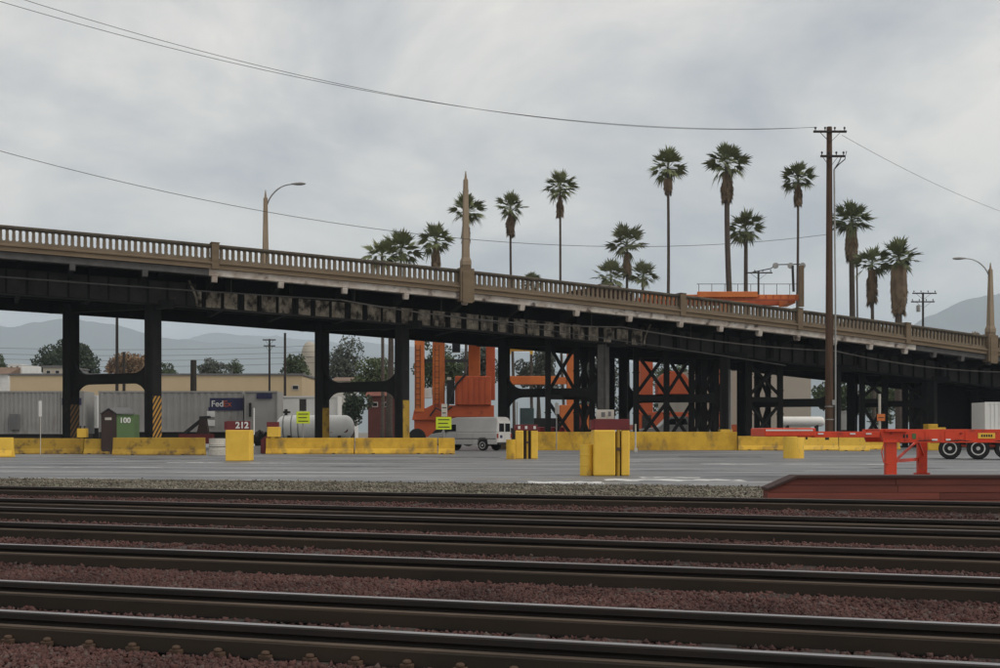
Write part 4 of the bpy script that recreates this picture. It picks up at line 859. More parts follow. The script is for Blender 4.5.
# booth with gable front
def booth():
    d = 71.0; x0, xm, x1 = X(101, d), X(116.5, d), X(131, d); t = empty('booth', (xm, d, 0), 'small booth with brown gabled front and green side marked 100', 'booth')
    zt, ze = Z(408.5, d), Z(414, d); yb = d + 1.2
    MB().prism([(x0, .30), (X(104, d), 0.0), (X(112.5, d), 0), (xm, .75), (xm, ze), ((x0 + xm) / 2, zt - .06), (x0, ze)], 'y', d, d + .9).build('front_wall', M_brown, t, bevel=.01)
    MB().hexa([(xm + .003, d + .03, .55), (x1, d + .5, .55), (x1 - .1, yb + .8, .55), (xm + .003, d + .85, .55), (xm + .003, d + .03, ze), (x1, d + .5, ze - .02), (x1 - .1, yb + .8, ze - .02), (xm + .003, d + .85, ze)]).build('green_side', M_green, t)
    MB().hexa([(x1 - .25, d + .6, -.01), (x1 - .1, d + .6, -.01), (x1 - .1, d + .8, -.01), (x1 - .25, d + .8, -.01), (x1 - .25, d + .6, .56), (x1 - .1, d + .6, .56), (x1 - .1, d + .8, .56), (x1 - .25, d + .8, .56)]).build('foot', M_brown, t)
    c = (x0 + xm) / 2
    MB().add([(x0 - .06, d - .06, ze - .02), (c, d - .06, zt), (c, d + 1.0, zt), (x0 - .06, d + 1.0, ze - .02), (x0 - .06, d - .06, ze + .04), (c, d - .06, zt + .06), (c, d + 1.0, zt + .06), (x0 - .06, d + 1.0, ze + .04)],
             [(0, 1, 2, 3), (7, 6, 5, 4), (0, 4, 5, 1), (1, 5, 6, 2), (2, 6, 7, 3), (3, 7, 4, 0)]).build('roof', M_roofg, t)
    MB().add([(c + .002, d - .06, zt), (xm + .05, d - .06, ze), (x1 + .1, d + .45, ze), (x1 - .35, d + 1.2, zt), (c + .002, d - .06, zt + .06), (xm + .05, d - .06, ze + .06), (x1 + .1, d + .45, ze + .06), (x1 - .35, d + 1.2, zt + .06)],
             [(0, 1, 2, 3), (7, 6, 5, 4), (0, 4, 5, 1), (1, 5, 6, 2), (2, 6, 7, 3), (3, 7, 4, 0)]).build('roof', M_roofg, t)
    MB().box(X(105, d), X(111.5, d), d - .015, d - .002, Z(420, d), Z(417.5, d)).build('front_label', M_drumw, t)
    ang = math.atan2(.47, x1 - xm); text('100', 'number_lettering', M_whitep, t, (X(123.5, d) + .02, d + .235, Z(420.5, d)), (R(90), 0, ang), .42, .01)
booth()

# signs, posts, small yard things
def post_sign(px, ytop, ybase, d, wpost, m, name, label, plates=()):
    t = empty(name, (X(px, d), d, 0), label, 'sign' if plates else 'post')
    MB().tube([(X(px, d), d, 0), (X(px, d), d, Z(ytop, d))], wpost, 8).build('post', m, t)
    for (a, b, ya, yb, mm, marks) in plates:
        pl = MB().box(X(a, d), X(b, d), d - wpost - .03, d - wpost - .004, Z(yb, d), Z(ya, d)).build('sign_plate', mm, t, bevel=.004)
        for k in range(marks):
            zz_ = Z(ya + (yb - ya) * (k + .7) / (marks + .4), d); w_ = (X(b, d) - X(a, d)); MB().box(X(a, d) + w_ * .14, X(b, d) - w_ * (.12 + .1 * (k % 2)), d - wpost - .036, d - wpost - .031, zz_ - .035, zz_ + .02).build('sign_mark', M_bsteel, pl)
    return t
post_sign(303, 411, 454, 73.5, .04, M_galv, 'warning_sign', 'lime yellow warning sign on a post before the propane tank', [(296.5, 310, 411.5, 423.5, M_fluo, 3), (299.5, 306.5, 399, 411, M_bsteel, 0)])
post_sign(444, 404, 454, 73.5, .04, M_galv, 'warning_sign', 'lime yellow warning sign under a white plate before the van', [(436, 451.5, 417, 429.5, M_fluo, 3), (441.5, 447.3, 404, 416.5, M_drumw, 2)])
post_sign(40.5, 400, 454, 69.5, .022, M_drumw, 'marker_post', 'thin white marker post with vertical digits before the dirty barrier', [(39, 42, 401, 416.5, M_whitep, 0)])
post_sign(556.5, 402, 452, 80, .03, M_galv, 'marker_post', 'thin grey signpost in front of the tall yellow wall', [(555, 558.5, 403, 414, M_galv, 0)])
post_sign(517, 402, 452, 84, .04, M_galv, 'marker_post', 'thin grey pole behind the three panel marker block', [])
post_sign(635.5, 424, 452, 79, .05, M_drumw, 'marker_post', 'short white post beside the large split marker block', [(634.3, 637.5, 448, 452, M_drumw, 0)])
post_sign(731, 370, 450, 87.5, .035, M_galv, 'conduit_post', 'slender grey conduit standing beside the column at the tall yellow wall', [])
post_sign(254, 408, 454, 76, .045, M_whitep, 'marker_post', 'white post beside the maroon cabinet', [])
post_sign(879.5, 394, 450, 90, .10, M_drumw, 'crossing_marker', 'white striped marker post with orange round plate in the shade', [(876.5, 884.5, 414, 421, M_org, 1)])
t = empty('sign_box', (X(82.5, 72), 72, 0), 'yellow box on a post beside the black striped column', 'box')
MB().box(X(78, 72), X(87.3, 72), 71.8, 72.2, Z(437.5, 72), Z(428.5, 72)).build('box', M_yel2, t, bevel=.02); MB().tube([(X(82, 72), 72, 0), (X(82, 72), 72, Z(437.6, 72))], .09, 8).build('post', M_yeld, t)
for px in (80.5, 84.5): MB().tube([(X(px, 72), 72, Z(428.6, 72)), (X(px, 72), 72, Z(425.8, 72))], .05, 6).build('handle', M_bsteel, t)
t = empty('equipment_cabinet', (X(266, 73), 73, 0), 'maroon equipment cabinet with hoses beside the propane barrier', 'cabinet')
MB().prism([(X(262, 73), 0), (X(272.5, 73), 0), (X(272.5, 73), Z(437, 73)), (X(269, 73), Z(434.5, 73)), (X(262, 73), Z(440, 73))], 'y', 72.6, 73.4).build('cabinet', M_mar, t, bevel=.03)
MB().box(X(253, 73), X(261.5, 73), 72.7, 73.3, 0, Z(446, 73)).build('grey_tray', M_galv, t)
MB().tube([(X(253, 73), 73, Z(443, 73)), (X(256, 73), 72.9, Z(436, 73)), (X(260, 73), 73, Z(431, 73)), (X(264, 73), 73, Z(434, 73))], .12, 8).build('hose', M_bsteel, t)
t = empty('sign_box', (X(274, 72), 72, 0), 'yellow pedestal with maroon board beside the maroon cabinet', 'pedestal')
MB().box(X(268, 72), X(280, 72), 71.7, 72.3, Z(437, 72), Z(427, 72)).build('box', M_yel2, t, bevel=.02); MB().box(X(271.5, 72), X(275, 72), 71.8, 72.2, 0, Z(437, 72) + .005).build('stem', M_yel2, t)
MB().box(X(267, 72), X(279, 72), 71.9, 72.1, Z(427, 72) + .003, Z(422, 72)).build('board', M_mar, t)
drumlist = [(541, 'red drum behind the tall yellow wall by the marker block'), (552, 'red drum behind the thin signpost'), (561, 'red drum with pale lid in front of the orange crane')]
for px, lb in drumlist:
    d = 99; r = .33; MB().lathe((X(px, d), d, 0), [(r, 0), (r, .8), (r * 1.04, .82), (r, .85), (r, 1.35), (r * .9, 1.37), (r * .88, 1.62), (r * .5, 1.66)], 16).top('red_drum', mat('red_drum', (.34, .03, .04), None, 2, .6), (X(px, d), d, 0), lb, 'drum', 'red drums')

# ------------------------------------------------------------------ orange cranes
def crane_left():
    d = 112; t = empty('straddle_crane', (X(455, d), d, 0), 'orange straddle crane with tall legs and red machinery box behind the van', 'crane')
    def leg(px0, px1, yb, dd, m=M_org): return MB().box(X(px0, dd), X(px1, dd), dd, dd + .9, Z(yb, dd), 10.6).build('leg', m, t, bevel=.04)
    leg(414.5, 424, 412, d); leg(432.5, 444.5, 408, d + 1); leg(468.5, 480, 380, d + 5, M_org); leg(486, 495, 400, d + 3, M_orgd)
    MB().box(X(410, d), X(500, d), d - .2, d + 6.2, 10.61, 11.6).build('top_frame', M_org, t, bevel=.05)
    MB().box(X(455, d), X(491, d), d - .1, d + 2.4, Z(405, d), Z(376, d)).build('machinery_box', M_orgd, t, bevel=.05)
    MB().box(X(440, d), X(494, d), d + .1, d + 2.2, Z(417, d), Z(405.2, d)).build('sill_beam', M_orgd, t, bevel=.05)
    MB().prism([(X(412, d), Z(420, d)), (X(450, d), Z(420, d)), (X(446, d), Z(404, d)), (X(438, d), Z(402, d)), (X(426, d), Z(408, d)), (X(414, d), Z(410, d))], 'y', d + .05, d + 1.2).build('bogie_frame', M_orgd, t, bevel=.04)
    MB().box(X(424, d), X(431.5, d), d + .3, d + 1.0, Z(398, d), Z(388, d)).build('cabinet', M_whitep, t, bevel=.03)
    MB().box(X(446.5, d), X(454, d), d + .2, d + 1.2, Z(404, d), Z(380, d)).build('ladder_cage', M_bsteel, t); MB().box(X(447, d), X(451, d), d + .1, d + .6, Z(380, d) + .005, Z(377, d)).build('lamp_box', M_cream, t)
    for px in (417, 440, 468, 490):
        m = MB(); m.lathe((X(px, d), d + .2, .8), [(.35, 0), (.75, 0), (.8, .1), (.8, .5), (.75, .6), (.35, .6)], 22, 'y'); m.build('wheel', M_blk, t)
    MB().box(X(414, d), X(494, d), d + .25, d + .8, .8, Z(417, d) + .02).build('axle_beam', M_orgd, t)
crane_left()
def crane_fittings():
    d = 112; t = bpy.data.objects['straddle_crane']
    for k in range(6): MB().box(X(457.5 + 5.6 * k, d), X(458.2 + 5.6 * k, d), d - .16, d - .103, Z(404, d), Z(377, d)).build('panel_rib', M_orgd, t)
    for px in (418, 437):
        for k in range(11): MB().bar((X(px - 2.2, d), d - .08, Z(405 - 5.5 * k, d)), (X(px + 2.2, d), d - .08, Z(405 - 5.5 * k, d)), .04, .04).build('ladder_rung', M_bsteel, t)
        for sg in (-2.2, 2.2): MB().bar((X(px + sg, d), d - .05, Z(408, d)), (X(px + sg, d), d - .05, Z(345, d)), .05, .05).build('ladder_rail', M_bsteel, t)
    MB().tube([(X(446, d), d - .1, Z(410, d)), (X(452, d), d - .25, Z(395, d)), (X(456, d), d - .2, Z(385, d)), (X(466, d), d - .2, Z(374, d))], .09, 6).build('hydraulic_hose', M_bsteel, t)
    MB().tube([(X(430, d), d - .1, Z(416, d)), (X(436, d), d - .2, Z(408, d)), (X(444, d), d - .2, Z(412, d)), (X(452, d), d - .15, Z(407, d))], .08, 6).build('hydraulic_hose', M_bsteel, t)
    MB().tube([(X(428, d), d + 1.6, Z(392, d)), (X(438, d), d + 1.6, Z(380, d))], .14, 8).build('hydraulic_cylinder', M_galv, t)
    for a, b_ in ((424.2, 432.3), (444.7, 468.3)): MB().box(X(a, d), X(b_, d), d + .2, d + .6, Z(362, d), Z(359, d)).build('cross_tie', M_bsteel, t)
    MB().box(X(452, d), X(460, d), d + .3, d + 1.2, Z(352, d), Z(343, d)).build('operator_cab', M_glass, t)
crane_fittings()
def crane_right():
    d = 124; t = empty('gantry_crane', (X(640, d), d, 0), 'large orange gantry crane with high girder rising above the viaduct', 'crane')
    zt, zb = Z(292, d), Z(303, d)
    for k, y in enumerate((d, d + 5)):
        m = MB().box(X(641, d), X(803, d), y, y + .8, zb + .3, zt - (.0 if k else .25)); m.build('girder', M_org if k == 0 else M_orgd, t, bevel=.05)
        MB().box(X(697, d), X(757, d), y - .3, y - .004, zt - .55, zt + .02).build('walkway_box', M_org, t, bevel=.04)
    for px in (645, 700, 790): MB().box(X(px, d), X(px + 8, d), d + 1.003, d + 4.997, zb + .1, zt - .4).build('end_beam', M_org, t)
    for px, y in ((643, d), (643, d + 5), (720, d), (720, d + 5)):
        MB().box(X(px, d), X(px + 9, d), y + .05, y + .95, .9, zb - .003).build('leg', M_org, t, bevel=.04)
    for k in range(14): MB().box(X(699 + 7.4 * k, d), X(700 + 7.4 * k, d), d - .06, d - .003, zb + .32, zt - .3).build('girder_stiffener', M_orgd, t)
    MB().box(X(690, d), X(803, d), d - .12, d - .003, zb + .28, zb + .42).build('girder_lip', M_orgd, t)
    # handrail
    for px in range(699, 803, 13): MB().tube([(X(px, d), d + .1, zt - .25), (X(px, d), d + .1, zt + .8)], .03, 5).build('handrail_post', M_bsteel, t)
    MB().tube([(X(697, d), d + .1, zt + .8), (X(803, d), d + .1, zt + .8)], .03, 5).build('handrail', M_bsteel, t)
    MB().box(X(798.5, d), X(803, d), d - .45, d - .05, Z(307, d), Z(266, d)).build('mast', M_dead, t)
    MB().box(X(636, d), X(660, d), d - .4, d + 6.4, .9, 2.0).build('sill_beam', M_orgd, t); MB().box(X(713, d), X(736, d), d - .4, d + 6.4, .9, 2.0).build('sill_beam', M_orgd, t)
    for px in (640, 656, 716, 732):
        for y in (d, d + 5.2): m = MB(); m.lathe((X(px, d), y, .75), [(.3, 0), (.7, 0), (.75, .1), (.75, .6), (.7, .7), (.3, .7)], 20, 'y'); m.build('wheel', M_blk, t)
    m = MB()
    for px in (775, 790, 802):
        m = MB(); m.lathe((X(px, d), d - .3, Z(266, d)), [(.2, 0), (.3, 0), (.3, .12), (.2, .12)], 16, 'y'); m.build('sheave', M_galv, t)
    MB().tube([(X(752, d), d - .25, Z(272.5, d)), (X(770, d), d - .25, Z(269, d)), (X(776, d), d - .25, Z(265, d)), (X(802, d), d - .25, Z(264.5, d))], .05, 6).build('cable_track', M_bsteel, t)
    MB().tube([(X(792, d), d - .25, Z(266, d)), (X(793, d), d - .25, zt + .0)], .13, 8).build('cable_post', M_bsteel, t)
crane_right()
def crane_mid():
    d = 118; t = empty('side_loader', (X(600, d), d, 0), 'orange lift machine with long beam and red engine body under the viaduct', 'lift machine')
    MB().box(X(498, d), X(556, d), d, d + .9, Z(384.5, d), Z(376, d)).build('beam', M_org, t, bevel=.04)
    MB().box(X(567, d), X(574.5, d), d, d + .9, Z(432, d), Z(340, d)).build('mast', M_org, t, bevel=.04); MB().box(X(556.3, d), X(566.7, d), d + .1, d + .8, Z(384, d), Z(377, d)).build('beam_bracket', M_org, t)
    MB().box(X(641, d), X(653, d), d, d + 1.0, Z(432, d), Z(340, d)).build('mast', M_orgd, t, bevel=.04)
    MB().prism([(X(658, d), Z(394, d)), (X(689, d), Z(394, d)), (X(689, d), Z(380, d)), (X(686, d), Z(375, d)), (X(679, d), Z(371, d)), (X(668, d), Z(371, d)), (X(661, d), Z(376, d)), (X(658, d), Z(383, d))], 'y', d + .1, d + 2.2).build('engine_body', M_orgd, t, bevel=.06)
    MB().box(X(560, d), X(592, d), d - .2, d + 2.0, Z(436, d), Z(405, d)).build('carriage', M_org, t, bevel=.05); MB().box(X(574, d), X(583, d), d - .24, d - .203, Z(434, d), Z(412, d)).build('access_door', M_mar, t)
    MB().box(X(638, d), X(690, d), d - .1, d + 2.0, Z(434, d), Z(412, d)).build('chassis_body', M_orgd, t, bevel=.06); MB().box(X(642, d), X(651, d), d - .14, d - .103, Z(433, d), Z(415, d)).build('access_door', M_bsteel, t)
    MB().box(X(505, d), X(557, d), d + .2, d + 1.6, Z(437, d), Z(428, d)).build('counterweight', M_bsteel, t)
    MB().box(X(520, d), X(534, d), d + .1, d + .9, Z(428, d) + .003, Z(408, d)).build('pump_unit', mat('teal_unit', (.05, .08, .085), None, 1, .7), t, bevel=.05)
    MB().box(X(534, d), X(560, d), d + .9, d + 1.6, Z(436, d), Z(418, d)).build('hose_rack', M_bsteel, t)
    for px in (510, 545, 575, 615, 655, 680):
        m = MB(); m.lathe((X(px, d), d - .1, .65), [(.3, 0), (.6, 0), (.65, .1), (.65, .5), (.6, .6), (.3, .6)], 20, 'y'); m.build('wheel', M_blk, t)
    MB().box(X(505, d), X(692, d), d + .3, d + 1.7, .5, Z(433, d)).build('under_beam', M_bsteel, t)
    MB().box(X(507, d), X(532, d), d + .3, d + .6, Z(351, d), Z(346.5, d)).build('spreader_bar', M_yel2, t, bevel=.03)
    for px in (508, 530): MB().box(X(px, d), X(px + 3, d), d + .25, d + .65, Z(354, d), Z(346, d)).build('spreader_lug', M_yel2, t)
    for px in (511, 527): MB().tube([(X(px, d), d + .45, Z(346, d)), (X(px, d), d + .45, 9.2)], .04, 5).build('hoist_rope', M_bsteel, t)
    MB().box(X(500, d), X(660, d), d + .05, d + .95, 9.2, 10.1).build('top_beam', M_org, t, bevel=.04)
crane_mid()

# ------------------------------------------------------------------ utility poles and wires
def upole(px, ytop, d, r0, r1, m, label, arms=(), name='utility_pole', ins=True, trans=None, group='utility poles'):
    t = empty(name, (X(px, d), d, 0), label, 'utility pole', group); zt = Z(ytop, d); x = X(px, d)
    MB().tube([(x, d, -.1), (x, d, zt * .5), (x, d, zt)], [r0, (r0 + r1) / 2, r1], 12).build('pole', m, t)
    for (a, b, y) in arms:
        ar = MB().box(X(a, d), X(b, d), d - r1 - .14, d - r1 - .004, Z(y, d) - .07, Z(y, d) + .07).build('crossarm', M_woodd, t)
        for k in range(4):
            xx = X(a, d) + (X(b, d) - X(a, d)) * (.06 + .293 * k)
            if ins: MB().lathe((xx, d - r1 - .07, Z(y, d) + .07), [(.03, 0), (.03, .1), (.07, .12), (.07, .22), (.03, .26)], 8).build('insulator', M_bsteel, ar)
        for sg in (-1, 1):
            MB().bar((x + sg * (X(b, d) - X(a, d)) * .3, d - r1 - .07, Z(y, d) - .07), (x, d - r1 - .02, Z(y, d) - .75), .04, .03).build('arm_brace', M_woodd, ar)
    if trans: MB().lathe((X(trans[0], d), d - .3, Z(trans[2], d)), [(.22, 0), (.24, .05), (.24, Z(trans[1], d) - Z(trans[2], d)), (.1, Z(trans[1], d) - Z(trans[2], d) + .1)], 14).build('transformer', M_galv, t)
    return t
DP = 87.0
t = upole(829.3, 127, DP, .31, .19, M_wood, 'tall brown wooden utility pole with two crossarms before the viaduct', [(812.5, 845.5, 132.5), (819.5, 844, 157)])
MB().tube([(X(834.6, DP), DP - .25, .1), (X(834.6, DP), DP - .22, Z(300, DP)), (X(833.4, DP), DP - .2, Z(170, DP))], .06, 8).build('riser_conduit', M_galv, t)
MB().tube([(X(833.4, DP), DP - .2, Z(170, DP)), (X(838, DP), DP - .22, Z(165, DP)), (X(844, DP), DP - .25, Z(160, DP)), (X(845.5, DP), DP - .25, Z(152, DP))], .035, 6).build('riser_cable', M_wire, t)
MB().tube([(X(833.4, DP), DP - .2, Z(170, DP)), (X(838, DP), DP - .22, Z(163, DP)), (X(840.5, DP), DP - .25, Z(157, DP))], .035, 6).build('riser_cable', M_wire, t)
for y in (407, 420): MB().lathe((X(829.3, DP), DP, Z(y, DP)), [(.315, 0), (.32, .01), (.32, .06), (.315, .07)], 14).build('pole_band', M_galv, t)
MB().box(X(831, DP), X(834, DP), DP - .36, DP - .3, Z(405, DP), Z(400, DP)).build('pole_tag', M_galv, t)
def wire(a, b, sag, label, r=.022):
    a, b = Vector(a), Vector(b); n = 30; pts = [a.lerp(b, i / n) - Vector((0, 0, sag * 4 * (i / n) * (1 - i / n))) for i in range(n + 1)]
    MB().tube(pts, r, 5).top('overhead_wire', M_wire, tuple(a), label, 'wire', 'overhead wires')
def far_end(px, py, d): return (X(px, d), d, Z(py, d))
pa = (X(813.5, DP), DP - .26, Z(132, DP) + .27)
wire(pa, far_end(-90, -38, 58), 2.55, 'upper overhead wire running from the tall pole crossarm over the viaduct', .014)
wire((X(816, DP), DP - .26, Z(132, DP) + .27), far_end(-90, -26, 58), 2.3, 'second overhead wire just under the top one from the tall pole', .014)
wire((X(826, DP), DP - .2, Z(235, DP)), far_end(-60, 134, 64), 2.75, 'low telephone wire sagging across behind the lamp posts', .016)
wire((X(841, DP), DP - .25, Z(136, DP)), far_end(1080, 234, 120), .9, 'overhead wire leading from the tall pole towards the mountain', .013)
upole(269.5, 339, 150, .16, .11, M_woodd, 'far dark utility pole with double crossarms near the domed building', [(263, 276, 340), (264, 275.5, 346)], ins=False)
upole(285, 333, 128, .15, .12, M_woodd, 'plain dark pole in front of the tan warehouse', [])
upole(117, 318, 118, .17, .13, M_woodd, 'slim dark pole between the column pair above the booth', [])
upole(124, 352, 120, .17, .13, M_woodd, 'short dark pole beside the autumn tree', [])
upole(193.5, 360, 104, .30, .25, M_woodd, 'thick dark stub pole behind the container with the logo', [])
upole(923, 292.5, 150, .17, .12, M_woodd, 'utility pole with two crossarms and transformer left of the mountain', [(912, 936, 293.5), (910.5, 934, 302)], trans=(917.5, 306, 312), ins=True)
upole(758.5, 271.5, 140, .15, .11, M_woodd, 'slim pole with one crossarm behind the orange crane girder', [(745, 772, 273)])
for k, y in enumerate((346, 352, 357, 363)):
    wire((X(-60, 150), 150, Z(y, 150)), (X(330, 150), 150, Z(y - 1, 150)), .5, ['thin highest line strung before the left mountain', 'thin second line strung before the left mountain', 'thin third line strung before the left mountain', 'thin lowest line strung above the tan warehouse'][k], .018)

# ------------------------------------------------------------------ far buildings
M_roofb = mat('brown_roof', (0.20, 0.13, 0.09), (0.15, 0.10, 0.07), 0.9, 0.85)
def building(name, px0, px1, ytop, d, dep, m, label, roof=None, rh=.5, wins=(), z0=-.1):
    x0, x1 = X(px0, d), X(px1, d); zt = Z(ytop, d); t = empty(name, ((x0 + x1) / 2, d, 0), label, 'building')
    MB().box(x0, x1, d, d + dep, z0, zt).build('wall', m, t)
    if roof == 'flat': MB().box(x0 - .15, x1 + .15, d - .15, d + dep + .15, zt + .002, zt + rh).build('roof', M_roofg, t)
    elif roof == 'gable':
        MB().prism([(d - .4, zt), (d + dep + .4, zt), (d + dep / 2, zt + rh)], 'x', x0 - .3, x1 + .3).build('roof', M_roofr if m is M_brick else M_roofb, t)
    for (a, b, ya, yb) in wins:
        f = MB().box(X(a, d), X(b, d), d - .06, d - .003, Z(yb, d), Z(ya, d)).build('window', M_drumw, t); MB().box(X(a, d) + .1, X(b, d) - .1, d - .075, d - .061, Z(yb, d) + .1, Z(ya, d) - .1).build('pane', M_glass, f)
    return t
building('warehouse', 10, 302, 375.5, 158, 30, M_tan, 'long low tan warehouse wall behind the containers', 'flat', .25, [(292, 299, 385, 390)])
building('warehouse', 688, 811, 371, 133, 25, M_cream, 'tall cream warehouse wall seen under the viaduct', None)
building('house', 43, 63, 367.5, 185, 8, M_cream, 'small cream building with grey roof under the round tree', 'flat', .3, [(46, 51, 370, 374), (55, 60, 370, 374)])
building('house', 8, 22, 364, 190, 8, M_whitep, 'narrow pale building with red panels near the left trees', None, 0, [(10, 13, 366, 373), (16, 19, 366, 373)])
building('house', 63, 71, 368, 190, 8, M_roofg, 'grey shed beside the small cream building', 'flat', .2)
building('house', -20, 8, 374, 186, 8, M_whitep, 'pale low shed at the end of the tan warehouse', 'gable', 1.2)
building('house', 333, 351, 381, 175, 9, M_whitep, 'white house with low gable roof between trees', 'gable', .7)
building('house', 368, 398, 396, 150, 9, M_brick, 'dark red brick shed behind the white tank', 'gable', 1.3, [(372, 378, 402, 407), (384, 390, 402, 407)])
# domed building
d = 190; t = empty('domed_building', (X(307, d), d, 0), 'tan domed tower with arched window beyond the warehouse', 'building')
r = (X(317, d) - X(299.5, d)) / 2; xc = X(308.5, d); zs = Z(357, d)
MB().box(xc - r, xc + r, d, d + 2 * r, 0, zs).build('tower', M_cream, t)
MB().lathe((xc, d + r, zs + .002), [(r * 1.06, 0), (r * 1.06, .2)] + [(r * math.cos(a), .2 + (Z(342, d) - zs) * math.sin(a)) for a in [i * math.pi / 18 for i in range(0, 9)]], 24).build('dome', M_cream, t, smooth=False)
MB().prism([(X(303.5, d) - .0 + r * .9 * math.cos(a) * .35, Z(364, d) + r * .35 * math.sin(a)) for a in [i * math.pi / 8 for i in range(9)]] + [(X(303.5, d) - r * .315, Z(368, d)), (X(303.5, d) + r * .315, Z(368, d))], 'y', d - .05, d - .003).build('window', M_glass, t)

# ------------------------------------------------------------------ palms
def palm(px, yc, rpx, d, label, skirt=(0, 0), skw=.5, trunk=.28, n=46, seed=0, leaf=0, lean=0.0, shag=0):
    rr = random.Random(seed * 13 + int(px)); zc = Z(yc, d); Rr = 1.2 * rpx * d / F; x = X(px, d)
    t = empty('palm_tree', (x + lean, d, -.1), label, 'palm tree', 'tall fan palms behind the viaduct')
    ztop = zc - Rr * .15; pts = [(x + lean * (1 - f) ** 1.6 + (.16 + .05 * (seed % 4)) * math.sin((3 + seed % 3) * f + seed * 1.7) * (1 - f), d, -.1 + (ztop + .1) * f) for f in [i / 10 for i in range(11)]]
    if shag:
        rs = []
        for f in [i / 10 for i in range(11)]: rs.append(trunk * (1 if f < .35 else shag * (1 + .14 * math.sin(19 * f + seed)) * (1 if f < .85 else .75 if f < .95 else .4)))
        MB().tube(pts, rs, 12).build('trunk', M_ptrunk, t, smooth=False)
    else: MB().tube(pts, [trunk * (1.25 if i == 0 else 1.0 - .035 * i) for i in range(11)], 10).build('trunk', M_ptrunk, t, smooth=True)
    cx, cz = x, zc - Rr * .1
    V = []; Fq = []
    def fan(org, dirv, L, wid, droop, mesh_v, mesh_f, segs=9):
        dirv = dirv.normalized(); side = dirv.cross(Vector((0, 0, 1)));
        if side.length < .1: side = Vector((rr.uniform(-1, 1), rr.uniform(-1, 1), 0))
        side.normalize(); side = (Matrix.Rotation(rr.uniform(-.6, .6), 3, dirv) @ side); upv = side.cross(dirv).normalized()
        hub = org + dirv * L * .46; k = len(mesh_v); w0 = side * .03
        mesh_v += [org - w0, org + w0, hub + w0, hub - w0]; mesh_f.append((k, k + 1, k + 2, k + 3))
        for i in range(segs):
            a = (i / (segs - 1) - .5) * 2 * wid; dv = (dirv * math.cos(a) + side * math.sin(a)); ln = L * .58 * (1 - .30 * (a / wid) ** 2) * rr.uniform(.82, 1.12)
            tip = hub + dv * ln + Vector((0, 0, -droop * ln * rr.uniform(.5, 1.4))) + upv * rr.uniform(-.12, .12) * ln; mid = hub + dv * ln * .5 + Vector((0, 0, -droop * ln * .1)); pw = dv.cross(upv).normalized() * ln * .085
            k = len(mesh_v); mesh_v += [hub, mid + pw, tip, mid - pw]; mesh_f.append((k, k + 1, k + 2, k + 3))
    o_ = Vector((cx, d, cz))
    for i in range(n):
        f = (i + .5) / n; el = R(84 - 122 * f ** .9 + rr.uniform(-10, 10)); az = i * 2.399 + rr.uniform(-.3, .3)
        dv = Vector((math.cos(az) * math.cos(el), math.sin(az) * math.cos(el), math.sin(el)))
        fan(o_, dv, Rr * rr.choice((rr.uniform(.55, .8), rr.uniform(.9, 1.2), rr.uniform(.95, 1.2))) * (1.0 if el > -.2 else .9), 1.0, .10 + .45 * max(0, .2 - math.sin(el)), V, Fq)
    cr_ = MB(); cr_.v = [tuple(v) for v in V]; cr_.f = Fq; crn = cr_.build('crown', M_leaf[leaf], t)
    if skirt[1] > skirt[0]:
        V = []; Fq = []; za, zb = Z(skirt[0], d), Z(skirt[1], d)
        m = int(40 + 40 * (za - zb))
        for i in range(m):
            f = rr.random(); az = rr.random() * 6.283; w_ = skw * .66 * (.55 + .45 * math.sin(math.pi * min(1, .25 + f * .7))) ; z_ = za + (zb - za) * f * .72
            org = Vector((cx + math.cos(az) * w_ * .45, d + math.sin(az) * w_ * .45, z_)); dv = Vector((math.cos(az) * .28, math.sin(az) * .28, -1))
            fan(org, dv, min(1.5, (za - zb) * .55) * rr.uniform(.7, 1.1), .5, .1, V, Fq, 6)
        core = MB(); core.v = [tuple(v) for v in V]; core.f = Fq
        core.lathe((cx, d, zb), [(trunk * .9, (za - zb) * .12), (skw * .42, (za - zb) * .2), (skw * .55, (za - zb) * .55), (skw * .5, (za - zb))], 9); core.build('dead_fronds', M_dead, t)
    return t
DPm = 138
